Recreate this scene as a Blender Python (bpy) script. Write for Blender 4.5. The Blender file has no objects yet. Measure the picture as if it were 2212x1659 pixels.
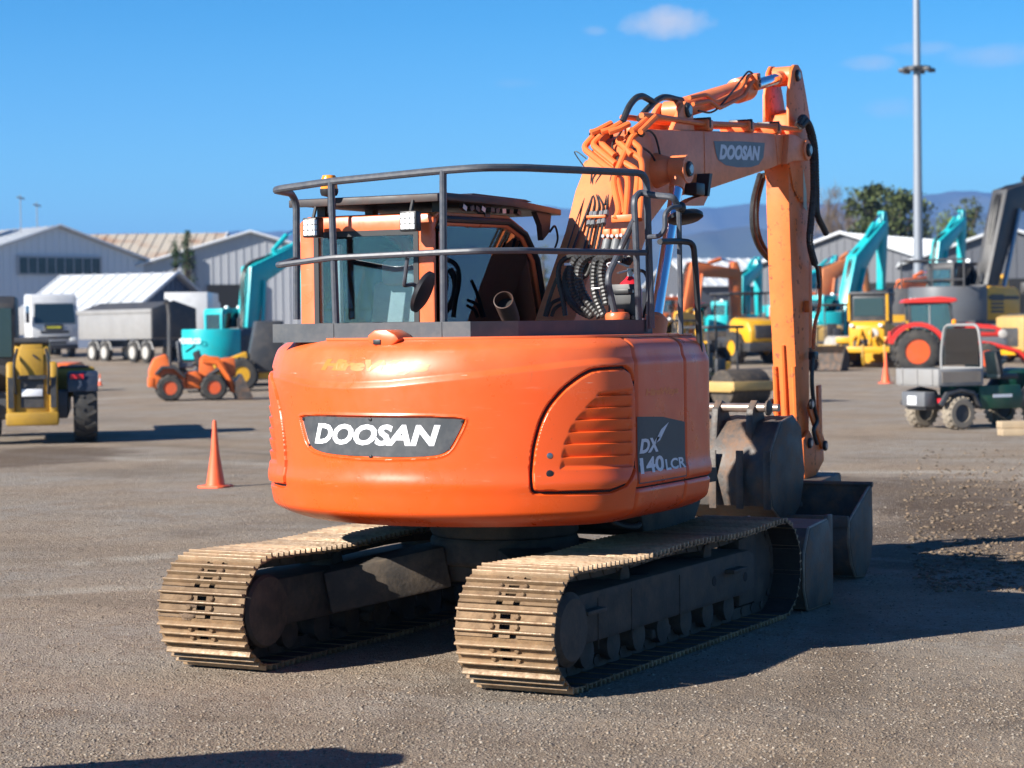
import bpy, bmesh, math, random
import numpy as np
from mathutils import Vector, Matrix
R_ = math.radians
random.seed(7); rng = np.random.default_rng(7)
sc = bpy.context.scene
COL = sc.collection

# ---------------------------------------------------------------- camera
CAM = np.array([-9.8868, -6.3047, 1.9757]); FPX = 4563.8; YAW, PITCH, ROLL = .4868, -.0267, -.0126
_f = np.array([math.cos(YAW)*math.cos(PITCH), math.sin(YAW)*math.cos(PITCH), math.sin(PITCH)])
_r = np.cross(_f, [0, 0, 1]); _r /= np.linalg.norm(_r); _u = np.cross(_r, _f)
c_, s_ = math.cos(ROLL), math.sin(ROLL)
RT, UP, FW = c_*_r+s_*_u, c_*_u-s_*_r, _f
cd = bpy.data.cameras.new('camera'); cam = bpy.data.objects.new('camera', cd); COL.objects.link(cam)
cam.matrix_world = Matrix(((RT[0], UP[0], -FW[0], CAM[0]), (RT[1], UP[1], -FW[1], CAM[1]), (RT[2], UP[2], -FW[2], CAM[2]), (0, 0, 0, 1)))
cd.sensor_width = 36; cd.lens = FPX/2212*36; cd.clip_start = .1; cd.clip_end = 60000
cd.dof.use_dof = True; cd.dof.focus_distance = 13.0; cd.dof.aperture_fstop = 3.1; cd.dof.aperture_blades = 0
sc.camera = cam

# ---------------------------------------------------------------- sky, sun, exposure
SUN_DIR = Vector((-.868, .492, 0)).normalized(); SUN_EL = R_(28.5)
SUN_DIR = Vector((SUN_DIR.x*math.cos(SUN_EL), SUN_DIR.y*math.cos(SUN_EL), math.sin(SUN_EL)))
w = bpy.data.worlds.new('World'); sc.world = w; w.use_nodes = True
wn, wl = w.node_tree.nodes, w.node_tree.links
wn.clear()
sky = wn.new('ShaderNodeTexSky'); sky.sky_type = 'NISHITA'; sky.sun_disc = False
sky.sun_elevation = SUN_EL; sky.sun_rotation = math.atan2(SUN_DIR.x, SUN_DIR.y)
sky.altitude = 0; sky.air_density = SKY_AIR = 1.0; sky.dust_density = .0; sky.ozone_density = 3.0
bg = wn.new('ShaderNodeBackground'); bg.inputs['Strength'].default_value = .054
wo = wn.new('ShaderNodeOutputWorld')
hs = wn.new('ShaderNodeHueSaturation'); hs.inputs['Saturation'].default_value = 1.0; hs.inputs['Value'].default_value = 1.0
sg0 = wn.new('ShaderNodeNewGeometry'); sx0 = wn.new('ShaderNodeSeparateXYZ'); wl.new(sg0.outputs['Incoming'], sx0.inputs[0])
rmp = wn.new('ShaderNodeValToRGB'); ab0 = wn.new('ShaderNodeMath'); ab0.operation = 'ABSOLUTE'; wl.new(sx0.outputs['Z'], ab0.inputs[0]); wl.new(ab0.outputs[0], rmp.inputs[0])
el_ = rmp.color_ramp.elements; el_[0].position = 0; el_[0].color = (.37, .68, .76, 1); el_[1].position = .5; el_[1].color = (.035, .17, .33, 1)
for ps, cl_ in ((.057, (.29, .62, .75, 1)), (.101, (.19, .50, .69, 1)), (.147, (.098, .42, .62, 1)), (.27, (.06, .29, .48, 1))):
    e_ = el_.new(ps); e_.color = cl_
ml_ = wn.new('ShaderNodeVectorMath'); ml_.operation = 'MULTIPLY'; wl.new(sky.outputs[0], ml_.inputs[0]); wl.new(rmp.outputs[0], ml_.inputs[1])
m2_ = wn.new('ShaderNodeVectorMath'); m2_.operation = 'SCALE'; m2_.inputs['Scale'].default_value = 2; wl.new(ml_.outputs[0], m2_.inputs[0])
wl.new(m2_.outputs[0], hs.inputs['Color'])
# a few small fair-weather clouds, given as directions on the sky
tc = wn.new('ShaderNodeTexCoord')
def skydir(u, v):
    d = FW+RT*(u-1106)/FPX-UP*(v-829.5)/FPX; return d/np.linalg.norm(d)
nz = wn.new('ShaderNodeTexNoise'); nz.inputs['Scale'].default_value = 85; nz.inputs['Detail'].default_value = 6; nz.inputs['Roughness'].default_value = .6
wl.new(tc.outputs['Generated'], nz.inputs['Vector'])
def wmath(op, a, b=None, clamp=False):
    n = wn.new('ShaderNodeMath'); n.operation = op; n.use_clamp = clamp
    for i, x in enumerate((a, b)):
        if x is None: continue
        if isinstance(x, (int, float)): n.inputs[i].default_value = x
        else: wl.new(x, n.inputs[i])
    return n.outputs[0]
acc = None
for (u, v, a, b, amp) in [(1440, 50, 92, 34, 1.0), (1878, 136, 55, 17, .45), (1990, 104, 70, 14, .30), (2160, 118, 110, 24, .38), (1930, 232, 70, 22, .22), (1285, 66, 26, 10, .3), (1110, 180, 50, 10, .12)]:
    d = skydir(u, v)
    vs = wn.new('ShaderNodeVectorMath'); vs.operation = 'SUBTRACT'; wl.new(tc.outputs['Generated'], vs.inputs[0]); vs.inputs[1].default_value = tuple(d)
    e2 = None
    for ax, sc_ in ((RT, a), (UP, b)):
        dt = wn.new('ShaderNodeVectorMath'); dt.operation = 'DOT_PRODUCT'; wl.new(vs.outputs[0], dt.inputs[0]); dt.inputs[1].default_value = tuple(ax*FPX/sc_)
        q = wmath('MULTIPLY', dt.outputs['Value'], dt.outputs['Value']); e2 = q if e2 is None else wmath('ADD', e2, q)
    m = wmath('SUBTRACT', 1.25, e2)
    m = wmath('ADD', m, wmath('MULTIPLY', wmath('SUBTRACT', nz.outputs['Fac'], .5), 2.2))
    m = wmath('MULTIPLY', wmath('MULTIPLY', m, .75, True), amp)
    # behind the camera the ellipse must not repeat
    acc = m if acc is None else wmath('MAXIMUM', acc, m)
acc = wmath('MULTIPLY', acc, .8, True)
mx = wn.new('ShaderNodeMix'); mx.data_type = 'RGBA'; wl.new(acc, mx.inputs['Factor'])
wl.new(hs.outputs[0], mx.inputs[6]); mx.inputs[7].default_value = (6.9, 6.8, 6.9, 1)
wl.new(mx.outputs[2], bg.inputs['Color']); wl.new(bg.outputs[0], wo.inputs['Surface'])
sd = bpy.data.lights.new('sun', 'SUN'); sd.energy = 5.0; sd.angle = R_(.53); sd.color = (1, .95, .87)
sun = bpy.data.objects.new('sun', sd); COL.objects.link(sun); sun.location = (-30, 20, 40)
sun.rotation_euler = SUN_DIR.to_track_quat('Z', 'Y').to_euler()
sc.view_settings.view_transform = 'Standard'; sc.view_settings.look = 'None'; sc.view_settings.exposure = 1.2; sc.view_settings.gamma = 1
sc.view_settings.use_curve_mapping = False

# ---------------------------------------------------------------- pixel helpers (a pixel gives a direction only)
def ray(u, v): return FW+RT*(u-1106)/FPX-UP*(v-829.5)/FPX
def PX(u, v, ax, c):
    d = ray(u, v); i = 'xyz'.index(ax); t = (c-CAM[i])/d[i]; return Vector(CAM+t*d)
def PXP(u, v, p, n):
    d = ray(u, v); n = np.array(n); t = ((np.array(p)-CAM)@n)/(d@n); return Vector(CAM+t*d)
def crop(x0, y0, s): return lambda x, y: ((x0+x/s)/1.80832, (y0+y/s)/1.80832)
FH = np.array([math.cos(YAW), math.sin(YAW)]); RH = np.array([math.sin(YAW), -math.cos(YAW)])
def sstep(a, b, x):
    t = min(1, max(0, (x-a)/(b-a))); return t*t*(3-2*t)
def ground_at(d): return 1.0*sstep(72, 135, d)          # the yard climbs gently at its far side
def GZ(x, y): return ground_at((x-CAM[0])*FH[0]+(y-CAM[1])*FH[1])
def AT(u, d):                                             # ground point under column u at distance d
    p = CAM[:2]+FH*d+RH*((u-1106)/FPX*d); return Vector((p[0], p[1], ground_at(d)))
def ZV(u, v, d):                                          # height of pixel row v at distance d
    return CAM[2]-(v-(707.6-.0126*(u-1106)))/FPX*d

# ---------------------------------------------------------------- mesh helpers
class MB:
    def __init__(s): s.v = []; s.f = []
    def add(s, vs, fs):
        o = len(s.v); s.v += [tuple(q) for q in vs]; s.f += [tuple(i+o for i in f) for f in fs]; return s
    def box(s, x0, x1, y0, y1, z0, z1):
        return s.add([(x0, y0, z0), (x1, y0, z0), (x1, y1, z0), (x0, y1, z0), (x0, y0, z1), (x1, y0, z1), (x1, y1, z1), (x0, y1, z1)],
                     [(0, 3, 2, 1), (4, 5, 6, 7), (0, 1, 5, 4), (1, 2, 6, 5), (2, 3, 7, 6), (3, 0, 4, 7)])
    def cbox(s, c, sz, rot=None):
        m = MB().box(-sz[0]/2, sz[0]/2, -sz[1]/2, sz[1]/2, -sz[2]/2, sz[2]/2)
        M = Matrix.Translation(Vector(c)) @ (rot.to_4x4() if rot else Matrix())
        return s.add([M @ Vector(q) for q in m.v], m.f)
    def bar(s, a, b, w, h, up=(0, 0, 1)):
        a, b = Vector(a), Vector(b); d = b-a; L = d.length; x = d/L; y = Vector(up).cross(x)
        if y.length < 1e-4: y = Vector((0, 1, 0)).cross(x)
        y.normalize(); z = x.cross(y); M = Matrix((x, y, z)).transposed()
        return s.cbox((a+b)/2, (L, w, h), M)
    def prism(s, poly, ax, a, b):
        n = len(poly)
        def P(p, t): return {'y': (p[0], t, p[1]), 'x': (t, p[0], p[1]), 'z': (p[0], p[1], t)}[ax]
        return s.add([P(p, a) for p in poly]+[P(p, b) for p in poly],
                     [tuple(range(n)), tuple(range(2*n-1, n-1, -1))]+[(i, i+n, (i+1) % n+n, (i+1) % n) for i in range(n)])
    def ring(s, outer, inner, ax, a, b):
        n = len(outer)
        def P(p, t): return {'y': (p[0], t, p[1]), 'x': (t, p[0], p[1]), 'z': (p[0], p[1], t)}[ax]
        fs = []
        for i in range(n):
            j = (i+1) % n
            fs += [(i, j, n+j, n+i), (2*n+i, 3*n+i, 3*n+j, 2*n+j), (i, 2*n+i, 2*n+j, j), (n+i, n+j, 3*n+j, 3*n+i)]
        return s.add([P(p, a) for p in outer]+[P(p, a) for p in inner]+[P(p, b) for p in outer]+[P(p, b) for p in inner], fs)
    def tube(s, pts, r, n=8, caps=True):
        pts = [Vector(p) for p in pts]; m = len(pts)
        rr = r if isinstance(r, (list, tuple)) else [r]*m
        t0 = (pts[1]-pts[0]).normalized(); nrm = t0.orthogonal().normalized(); vs = []; tp = t0
        for i, p in enumerate(pts):
            t = (pts[min(i+1, m-1)]-pts[max(i-1, 0)]).normalized()
            q = tp.rotation_difference(t); nrm = (q @ nrm); nrm = (nrm-t*nrm.dot(t)).normalized(); tp = t
            bn = t.cross(nrm)
            for k in range(n):
                a = 2*math.pi*k/n; vs.append(p+(nrm*math.cos(a)+bn*math.sin(a))*rr[i])
        fs = [(i*n+k, i*n+(k+1) % n, (i+1)*n+(k+1) % n, (i+1)*n+k) for i in range(m-1) for k in range(n)]
        if caps: fs += [tuple(range(n-1, -1, -1)), tuple((m-1)*n+k for k in range(n))]
        return s.add(vs, fs)
    def cyl(s, a, b, r0, r1=None, n=20): return s.tube([a, b], [r0, r0 if r1 is None else r1], n)
    def lathe(s, prof, o=(0, 0, 0), ax=(0, 0, 1), n=24, caps=True):
        ax = Vector(ax).normalized(); u = ax.orthogonal().normalized(); v = ax.cross(u); o = Vector(o); m = len(prof); vs = []
        for r, h in prof:
            for k in range(n):
                a = 2*math.pi*k/n; vs.append(o+ax*h+(u*math.cos(a)+v*math.sin(a))*max(r, 1e-4))
        fs = [(i*n+k, i*n+(k+1) % n, (i+1)*n+(k+1) % n, (i+1)*n+k) for i in range(m-1) for k in range(n)]
        if caps: fs += [tuple(range(n-1, -1, -1)), tuple((m-1)*n+k for k in range(n))]
        return s.add(vs, fs)
    def ball(s, c, r, sx=1, sy=1, sz=1, n=10):
        c = Vector(c); o = MB().lathe([(r*math.sin(math.pi*i/n), -r*math.cos(math.pi*i/n)) for i in range(n+1)], n=2*n)
        return s.add([(c.x+q[0]*sx, c.y+q[1]*sy, c.z+q[2]*sz) for q in o.v], o.f)
    def grid(s, P, thick=None):                       # P: rows of points
        m, n = len(P), len(P[0]); return s.add([q for r in P for q in r], [(i*n+j, i*n+j+1, (i+1)*n+j+1, (i+1)*n+j) for i in range(m-1) for j in range(n-1)])
    def xf(s, M):
        s.v = [tuple(M @ Vector(q)) for q in s.v]; return s
    def mesh(s, bevel=0, angle=35, seg=2):
        me = bpy.data.meshes.new('m'); me.from_pydata(s.v, [], s.f)
        bm = bmesh.new(); bm.from_mesh(me); bmesh.ops.recalc_face_normals(bm, faces=bm.faces)
        if bevel:
            ed = [e for e in bm.edges if len(e.link_faces) == 2 and e.calc_face_angle(0) > R_(28)]
            if ed: bmesh.ops.bevel(bm, geom=ed, offset=bevel, segments=seg, affect='EDGES', profile=.5, clamp_overlap=True)
        bm.to_mesh(me); bm.free()
        if angle is not None:
            me.shade_smooth()
            me.set_sharp_from_angle(angle=R_(angle))
        return me
    def build(s, name, m, parent=None, bevel=0, angle=35, seg=2):
        return obj(name, s.mesh(bevel, angle, seg), m, parent)
def obj(name, me, m, parent=None):
    me.name = name; o = bpy.data.objects.new(name, me); COL.objects.link(o)
    if m is not None and not me.materials: me.materials.append(m)
    if parent is not None:
        o.parent = parent
        if 'wc' in WC and parent is WC['wc']: o.location = -parent.location
    return o
WC = {}
def tag(o, label=None, cat=None, group=None, kind=None):
    for k, x in (('label', label), ('category', cat), ('group', group), ('kind', kind)):
        if x: o[k] = x
    return o
def thing(name, label, cat, loc=(0, 0, 0), rz=0, group=None, scale=None):
    o = bpy.data.objects.new(name, None); COL.objects.link(o); o.location = loc; o.rotation_euler = (0, 0, rz); o.empty_display_size = .2
    if scale: o.scale = (scale,)*3
    return tag(o, label, cat, group)
def copy_tree(o, parent=None):
    c = o.copy(); COL.objects.link(c); c.parent = parent
    for ch in o.children: copy_tree(ch, c)
    return c
def spline(pts, k=8):
    P = [Vector(p) for p in pts]; P = [2*P[0]-P[1]]+P+[2*P[-1]-P[-2]]; out = []
    for i in range(1, len(P)-2):
        a, b, c, d = P[i-1:i+3]
        for j in range(k):
            t = j/k; out.append(.5*((2*b)+(c-a)*t+(2*a-5*b+4*c-d)*t*t+(3*b-a-3*c+d)*t**3))
    return out+[P[-2]]
def bend(pts, r=.03, k=4):                             # polyline with rounded corners
    P = [Vector(p) for p in pts]; out = [P[0]]
    for a, b, c in zip(P, P[1:], P[2:]):
        d1, d2 = (a-b), (c-b); q = min(r, d1.length*.45, d2.length*.45); p, s = b+d1.normalized()*q, b+d2.normalized()*q
        out += [p.lerp(b, t).lerp(b.lerp(s, t), t) for t in [i/k for i in range(k+1)]]
    return out+[P[-1]]
def ribbed(pts, r, step=.012):
    sp = [Vector(p) for p in pts]; out = []; rr = []; acc = 0; i = 0
    L = [0]
    for a, b in zip(sp, sp[1:]): L.append(L[-1]+(b-a).length)
    n = max(4, int(L[-1]/step))
    for k in range(n+1):
        t = L[-1]*k/n
        while i < len(L)-2 and L[i+1] < t: i += 1
        f = (t-L[i])/max(1e-6, L[i+1]-L[i]); out.append(sp[i].lerp(sp[i+1], min(1, f))); rr.append(r*(1.09 if k % 2 else .93))
    return out, rr
def text2d(t, size=1, shear=0, off=0, width=None, space=1.0):
    cu = bpy.data.curves.new('t', 'FONT'); cu.body = t; cu.size = size; cu.shear = shear; cu.offset = off; cu.space_character = space; cu.resolution_u = 3
    o = bpy.data.objects.new('t', cu); COL.objects.link(o); bpy.context.view_layer.update()
    me = bpy.data.meshes.new_from_object(o.evaluated_get(bpy.context.evaluated_depsgraph_get()))
    vs = np.array([v.co[:2] for v in me.vertices]); fs = [tuple(p.vertices) for p in me.polygons]
    bpy.data.objects.remove(o); bpy.data.curves.remove(cu); bpy.data.meshes.remove(me)
    mn, mxx = vs.min(0), vs.max(0); return (vs-mn)/(mxx-mn), fs      # normalised 0..1
def lettering(name, t, m, parent, fn, shear=0, off=.02, split=1, space=1.0):
    v, f = text2d(t, 1, shear, off, space=space)
    me = bpy.data.meshes.new('t'); me.from_pydata([(a, b, 0) for a, b in v], [], f)
    if split > 1:
        bm = bmesh.new(); bm.from_mesh(me)
        for k in range(1, split):
            bmesh.ops.bisect_plane(bm, geom=bm.verts[:]+bm.edges[:]+bm.faces[:], plane_co=(k/split, 0, 0), plane_no=(1, 0, 0))
        bm.to_mesh(me); bm.free()
    for q in me.vertices: q.co = fn(q.co.x, q.co.y)
    return obj(name, me, m, parent)
def flip_to(o, d):                                     # make sure flat print faces direction d
    return o

# ---------------------------------------------------------------- materials
MATS = {}
def mat(name, col, rough=.5, metal=0, var=.15, scale=6, bump=0, bscale=60, dirt=None, dirt_amt=.4, dscale=3, coat=0, spec=.5, gen=False, fine=0, lo=.45, hi=.68, lac=2.0):
    if name in MATS: return MATS[name]
    m = bpy.data.materials.new(name); m.use_nodes = True; N, L = m.node_tree.nodes, m.node_tree.links
    b = N['Principled BSDF']; b.inputs['Roughness'].default_value = rough; b.inputs['Metallic'].default_value = metal
    b.inputs['Coat Weight'].default_value = coat; b.inputs['Coat Roughness'].default_value = .15; b.inputs['Specular IOR Level'].default_value = spec
    t = N.new('ShaderNodeTexCoord'); v = t.outputs['Object']
    n1 = N.new('ShaderNodeTexNoise'); n1.inputs['Scale'].default_value = scale; n1.inputs['Detail'].default_value = 6; n1.inputs['Roughness'].default_value = .62; L.new(v, n1.inputs['Vector'])
    rp = N.new('ShaderNodeMapRange'); rp.inputs[1].default_value = .3; rp.inputs[2].default_value = .7; rp.inputs[3].default_value = 1-var; rp.inputs[4].default_value = 1+var; L.new(n1.outputs['Fac'], rp.inputs[0])
    mu = N.new('ShaderNodeVectorMath'); mu.operation = 'SCALE'; mu.inputs[0].default_value = col[:3]; L.new(rp.outputs[0], mu.inputs['Scale'])
    c = mu.outputs[0]
    if dirt:
        n2 = N.new('ShaderNodeTexNoise'); n2.inputs['Scale'].default_value = dscale; n2.inputs['Detail'].default_value = 8; n2.inputs['Roughness'].default_value = .7; n2.inputs['Lacunarity'].default_value = lac; L.new(v, n2.inputs['Vector'])
        r2 = N.new('ShaderNodeMapRange'); r2.inputs[1].default_value = lo; r2.inputs[2].default_value = hi; r2.inputs[4].default_value = dirt_amt; L.new(n2.outputs['Fac'], r2.inputs[0])
        mx = N.new('ShaderNodeMix'); mx.data_type = 'RGBA'; L.new(r2.outputs[0], mx.inputs['Factor']); L.new(c, mx.inputs[6]); mx.inputs[7].default_value = (*dirt, 1); c = mx.outputs[2]
        r3 = N.new('ShaderNodeMapRange'); r3.inputs[3].default_value = rough; r3.inputs[4].default_value = min(1, rough+.35); L.new(r2.outputs[0], r3.inputs[0]); L.new(r3.outputs[0], b.inputs['Roughness'])
    L.new(c, b.inputs['Base Color'])
    if bump:
        n3 = N.new('ShaderNodeTexNoise'); n3.inputs['Scale'].default_value = bscale; n3.inputs['Detail'].default_value = 5; L.new(v, n3.inputs['Vector'])
        bp = N.new('ShaderNodeBump'); bp.inputs['Strength'].default_value = bump; bp.inputs['Distance'].default_value = .01; L.new(n3.outputs['Fac'], bp.inputs['Height']); L.new(bp.outputs[0], b.inputs['Normal'])
    MATS[name] = m; return m
def paint(name, base, top_tone, z0, z1, rough=.30):
    m = bpy.data.materials.new(name); m.use_nodes = True; N, L = m.node_tree.nodes, m.node_tree.links; b = N['Principled BSDF']; b.inputs['Coat Weight'].default_value = .12; b.inputs['Coat Roughness'].default_value = .2
    t = N.new('ShaderNodeTexCoord').outputs['Object']
    def noise(s, det, ro, sc3=None):
        v = t
        if sc3: mp = N.new('ShaderNodeMapping'); mp.inputs['Scale'].default_value = sc3; L.new(t, mp.inputs['Vector']); v = mp.outputs[0]
        n = N.new('ShaderNodeTexNoise'); n.inputs['Scale'].default_value = s; n.inputs['Detail'].default_value = det; n.inputs['Roughness'].default_value = ro; L.new(v, n.inputs['Vector']); return n.outputs['Fac']
    def mr(x, a, b_, c=0., d=1.):
        n = N.new('ShaderNodeMapRange'); n.inputs[1].default_value = a; n.inputs[2].default_value = b_; n.inputs[3].default_value = c; n.inputs[4].default_value = d; L.new(x, n.inputs[0]); return n.outputs[0]
    def mix(f, a, b_):
        n = N.new('ShaderNodeMix'); n.data_type = 'RGBA'; L.new(f, n.inputs['Factor'])
        for i, c in ((6, a), (7, b_)):
            if isinstance(c, tuple): n.inputs[i].default_value = (*c, 1)
            else: L.new(c, n.inputs[i])
        return n.outputs[2]
    sp = N.new('ShaderNodeSeparateXYZ'); L.new(t, sp.inputs[0])
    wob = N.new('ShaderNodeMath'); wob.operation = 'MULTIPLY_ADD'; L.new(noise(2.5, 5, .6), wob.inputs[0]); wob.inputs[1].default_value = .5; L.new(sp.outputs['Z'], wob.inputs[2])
    c = mix(mr(wob.outputs[0], z0+.25, z1+.25, 0, .85), base, top_tone)                     # paler, pinker tone towards the top
    c = mix(mr(noise(1.1, 6, .65), .5, .7, 0, .35), c, tuple(x*.72 for x in base))     # patchy old respray
    c = mix(mr(noise(3, 7, .72, (1, 1, 9)), .61, .68, 0, .28), c, (.62, .25, .14))      # rubbed scuffs along the swing
    c = mix(mr(noise(14, 4, .7, (.35, .35, 6)), .70, .725, 0, .8), c, (.75, .50, .38))  # fine scratches
    c = mix(mr(noise(60, 3, .6), .715, .735, 0, .85), c, (.13, .06, .04))              # chips
    c = mix(mr(noise(5, 6, .75, (1, 1, .25)), .60, .74, 0, .4), c, (.30, .11, .06))     # run-down grime
    L.new(c, b.inputs['Base Color']); L.new(mr(noise(3.5, 6, .7), .35, .7, rough-.06, rough+.2), b.inputs['Roughness'])
    bp = N.new('ShaderNodeBump'); bp.inputs['Strength'].default_value = .06; bp.inputs['Distance'].default_value = .01; L.new(noise(5, 4, .5), bp.inputs['Height']); L.new(bp.outputs[0], b.inputs['Normal'])
    MATS[name] = m; return m
def glass(name, tint=(.75, .85, .86), refl=.09, rough=.0):
    m = bpy.data.materials.new(name); m.use_nodes = True; N, L = m.node_tree.nodes, m.node_tree.links; N.remove(N['Principled BSDF'])
    o = N['Material Output']; tr = N.new('ShaderNodeBsdfTransparent'); tr.inputs[0].default_value = (*tint, 1)
    g = N.new('ShaderNodeBsdfGlossy'); g.inputs['Roughness'].default_value = rough; g.inputs[0].default_value = (.95, .97, 1, 1)
    fr = N.new('ShaderNodeFresnel'); fr.inputs[0].default_value = 1.52; ad = N.new('ShaderNodeMath'); ad.operation = 'ADD'; ad.inputs[1].default_value = refl; ad.use_clamp = True
    L.new(fr.outputs[0], ad.inputs[0]); mx = N.new('ShaderNodeMixShader'); L.new(ad.outputs[0], mx.inputs[0]); L.new(tr.outputs[0], mx.inputs[1]); L.new(g.outputs[0], mx.inputs[2]); L.new(mx.outputs[0], o.inputs[0]); return m
# ================================================================ main excavator (x forward, y left, z up, tracks from x = 0)
ORANGE = (.77, .092, .011)
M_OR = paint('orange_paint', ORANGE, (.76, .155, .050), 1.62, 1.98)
M_ORB = mat('faded_orange_paint', (.80, .215, .075), .46, var=.10, scale=4, dirt=(.28, .10, .05), dirt_amt=.22, dscale=14, coat=.05, bump=.05, bscale=30)
M_ORW = mat('worn_orange_paint', (.74, .165, .030), .5, var=.12, scale=5, dirt=(.19, .07, .035), dirt_amt=.8, dscale=12, lo=.575, hi=.62, bump=.08, bscale=40)
M_ORP = mat('orange_pipe_paint', (.76, .16, .035), .42, var=.1, scale=9, dirt=(.3, .12, .06), dirt_amt=.25, dscale=20)
M_GAP = mat('dark_seam', (.012, .011, .011), .8)
M_RAIL = mat('grey_rail_paint', (.055, .062, .078), .42, var=.12, scale=14, dirt=(.16, .15, .14), dirt_amt=.3, dscale=30, bump=.03, bscale=90)
M_DECK = mat('dark_deck_paint', (.045, .052, .062), .5, var=.12, scale=5, dirt=(.13, .125, .12), dirt_amt=.35, dscale=9, bump=.03, bscale=50)
M_BLK = mat('black_paint', (.014, .014, .016), .45, var=.2, scale=8)
M_RUB = mat('black_rubber', (.022, .022, .023), .42, var=.2, scale=20, dirt=(.09, .085, .075), dirt_amt=.35, dscale=25)
M_STEEL = mat('bright_steel', (.36, .36, .37), .38, 1, var=.08, scale=20)
M_CHR = mat('chrome_rod', (.80, .82, .86), .09, 1, var=.02)
M_TRK = mat('dusty_track_steel', (.215, .132, .066), .75, .0, var=.3, scale=7, dirt=(.085, .048, .028), dirt_amt=.75, dscale=9, bump=.3, bscale=70)
M_TRKI = mat('shaded_track_inside', (.030, .024, .020), .8, var=.3, scale=9, bump=.2)  # shade inside the chain put into the colour, along with grease
M_TRKW = mat('worn_grouser_steel', (.29, .20, .12), .42, .25, var=.3, scale=14, dirt=(.23, .135, .07), dirt_amt=.85, dscale=17, bump=.25, bscale=60)
M_UND = mat('dirty_undercarriage', (.045, .037, .030), .75, var=.35, scale=6, dirt=(.15, .11, .075), dirt_amt=.6, dscale=5, bump=.25, bscale=45)
M_BKT = mat('bucket_steel', (.085, .075, .068), .55, .2, var=.35, scale=5, dirt=(.25, .135, .075), dirt_amt=.8, dscale=6, bump=.25, bscale=40)
M_DECAL = mat('charcoal_decal', (.045, .05, .056), .5, var=.1, scale=5, dirt=(.13, .13, .13), dirt_amt=.3, dscale=12)
M_WHT = mat('white_print', (.80, .80, .82), .5, var=.05, scale=9)
M_WHT2 = mat('pale_print', (.62, .63, .70), .5, var=.06, scale=9)
M_GHOST = mat('ghost_print', (.78, .165, .020), .40, var=.05, scale=3)
M_GHOST2 = mat('ghost_print_side', (.84, .21, .05), .55, var=.05, scale=3)
M_LAMP = mat('lamp_lens', (.78, .80, .80), .2, var=.06, scale=40)
M_AMB = mat('amber_lens', (.85, .28, .02), .2, var=.05)
M_RED = mat('red_paint', (.55, .02, .03), .3, var=.05)
M_SEAT = mat('grey_seat_cloth', (.42, .45, .45), .85, var=.1, scale=20)
M_YEL = mat('yellow_sticker', (.75, .70, .05), .5)
M_CREAM = mat('cream_sticker', (.62, .60, .45), .5, var=.1, scale=30)
M_GLR = glass('rear_glass', (.82, .90, .92), .015); M_GLS = glass('side_glass', (.74, .82, .82), .07)
M_MIR = mat('mirror_glass', (.8, .82, .85), .03, 1, var=.01)

exc = thing('excavator', 'large orange tracked excavator with dark handrails filling the middle of the yard', 'excavator', (1.9, 0, 0))
WC['wc'] = exc

# ---- body surface: plan outline (arc tail, flat sides) times a vertical profile
def _outline():
    a = np.linspace(0, math.asin(1.1/1.48), 60); P = [(1.908-1.48*math.cos(t), -1.48*math.sin(t)) for t in a]
    p0 = np.array(P[-1]); t0 = np.array([math.sin(a[-1]), -math.cos(a[-1])]); p3 = np.array([1.34, -1.245]); p1 = p0+t0*.15; p2 = p3-np.array([.16, 0])
    for t in np.linspace(0, 1, 20)[1:]: P.append(tuple((1-t)**3*p0+3*(1-t)**2*t*p1+3*(1-t)*t*t*p2+t**3*p3))
    P += [(1.6, -1.245), (1.9, -1.245), (2.05, -1.243), (2.2, -1.235)]
    for t in np.linspace(-74, 0, 10): P.append((2.27+.20*math.cos(R_(t)), -1.04+.20*math.sin(R_(t))))
    return np.array(P+[(2.47, -.4)])
_O = _outline(); _s = np.r_[0, np.cumsum(np.linalg.norm(np.diff(_O, axis=0), axis=1))]
_OF = np.r_[_O[::-1]*[1, -1], _O[1:]]; _SF = np.r_[-_s[::-1], _s[1:]]
_ss = np.linspace(-_s[-1], _s[-1], 1400); _px = np.interp(_ss, _SF, _OF[:, 0]); _py = np.interp(_ss, _SF, _OF[:, 1])
k_ = np.hanning(25); k_ /= k_.sum()
def _sm(a): return np.convolve(np.r_[np.full(12, a[0]), a, np.full(12, a[-1])], k_, 'valid')
_px, _py = _sm(_px), _sm(_py); _tx, _ty = np.gradient(_px), np.gradient(_py); _l = np.hypot(_tx, _ty); _nx, _ny = _ty/_l, -_tx/_l
if _nx[700] > 0: _nx, _ny = -_nx, -_ny
S_END = _s[-1]
_cz = lambda s: np.interp(s, [-3.6, -1.0, -.56, -.27, .04, .57, 1.07, 1.27, 1.6, 3.6], [1.73, 1.69, 1.645, 1.635, 1.645, 1.695, 1.745, 1.76, 1.765, 1.765])
def inset(s, z):
    s, z = np.asarray(s, float), np.asarray(z, float)
    t = np.clip(z-_cz(s), 0, None); i = .014*np.clip(t/.035, 0, 1)+1.5*t**2
    i = i+np.where(z > 1.85, 14*np.clip(z-1.85, 0, None)**2, 0)
    d = np.clip(1.06-z, 0, None); i = i+.012*np.clip(d/.02, 0, 1)*0+.9*d**2
    i = i+np.where(z < .93, 16*np.clip(.93-z, 0, None)**2, 0)
    i = i-.012*np.exp(-((z-1.09)/.05)**2)
    return i
def SP(s, z, off=0.0):
    i = inset(s, z)-off
    x, y = np.interp(s, _ss, _px), np.interp(s, _ss, _py); nx, ny = np.interp(s, _ss, _nx), np.interp(s, _ss, _ny)
    return np.stack([x-nx*i, y-ny*i, np.broadcast_to(z, np.shape(x))+0*x], -1)
Z0, Z1 = .832, 1.918
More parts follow.
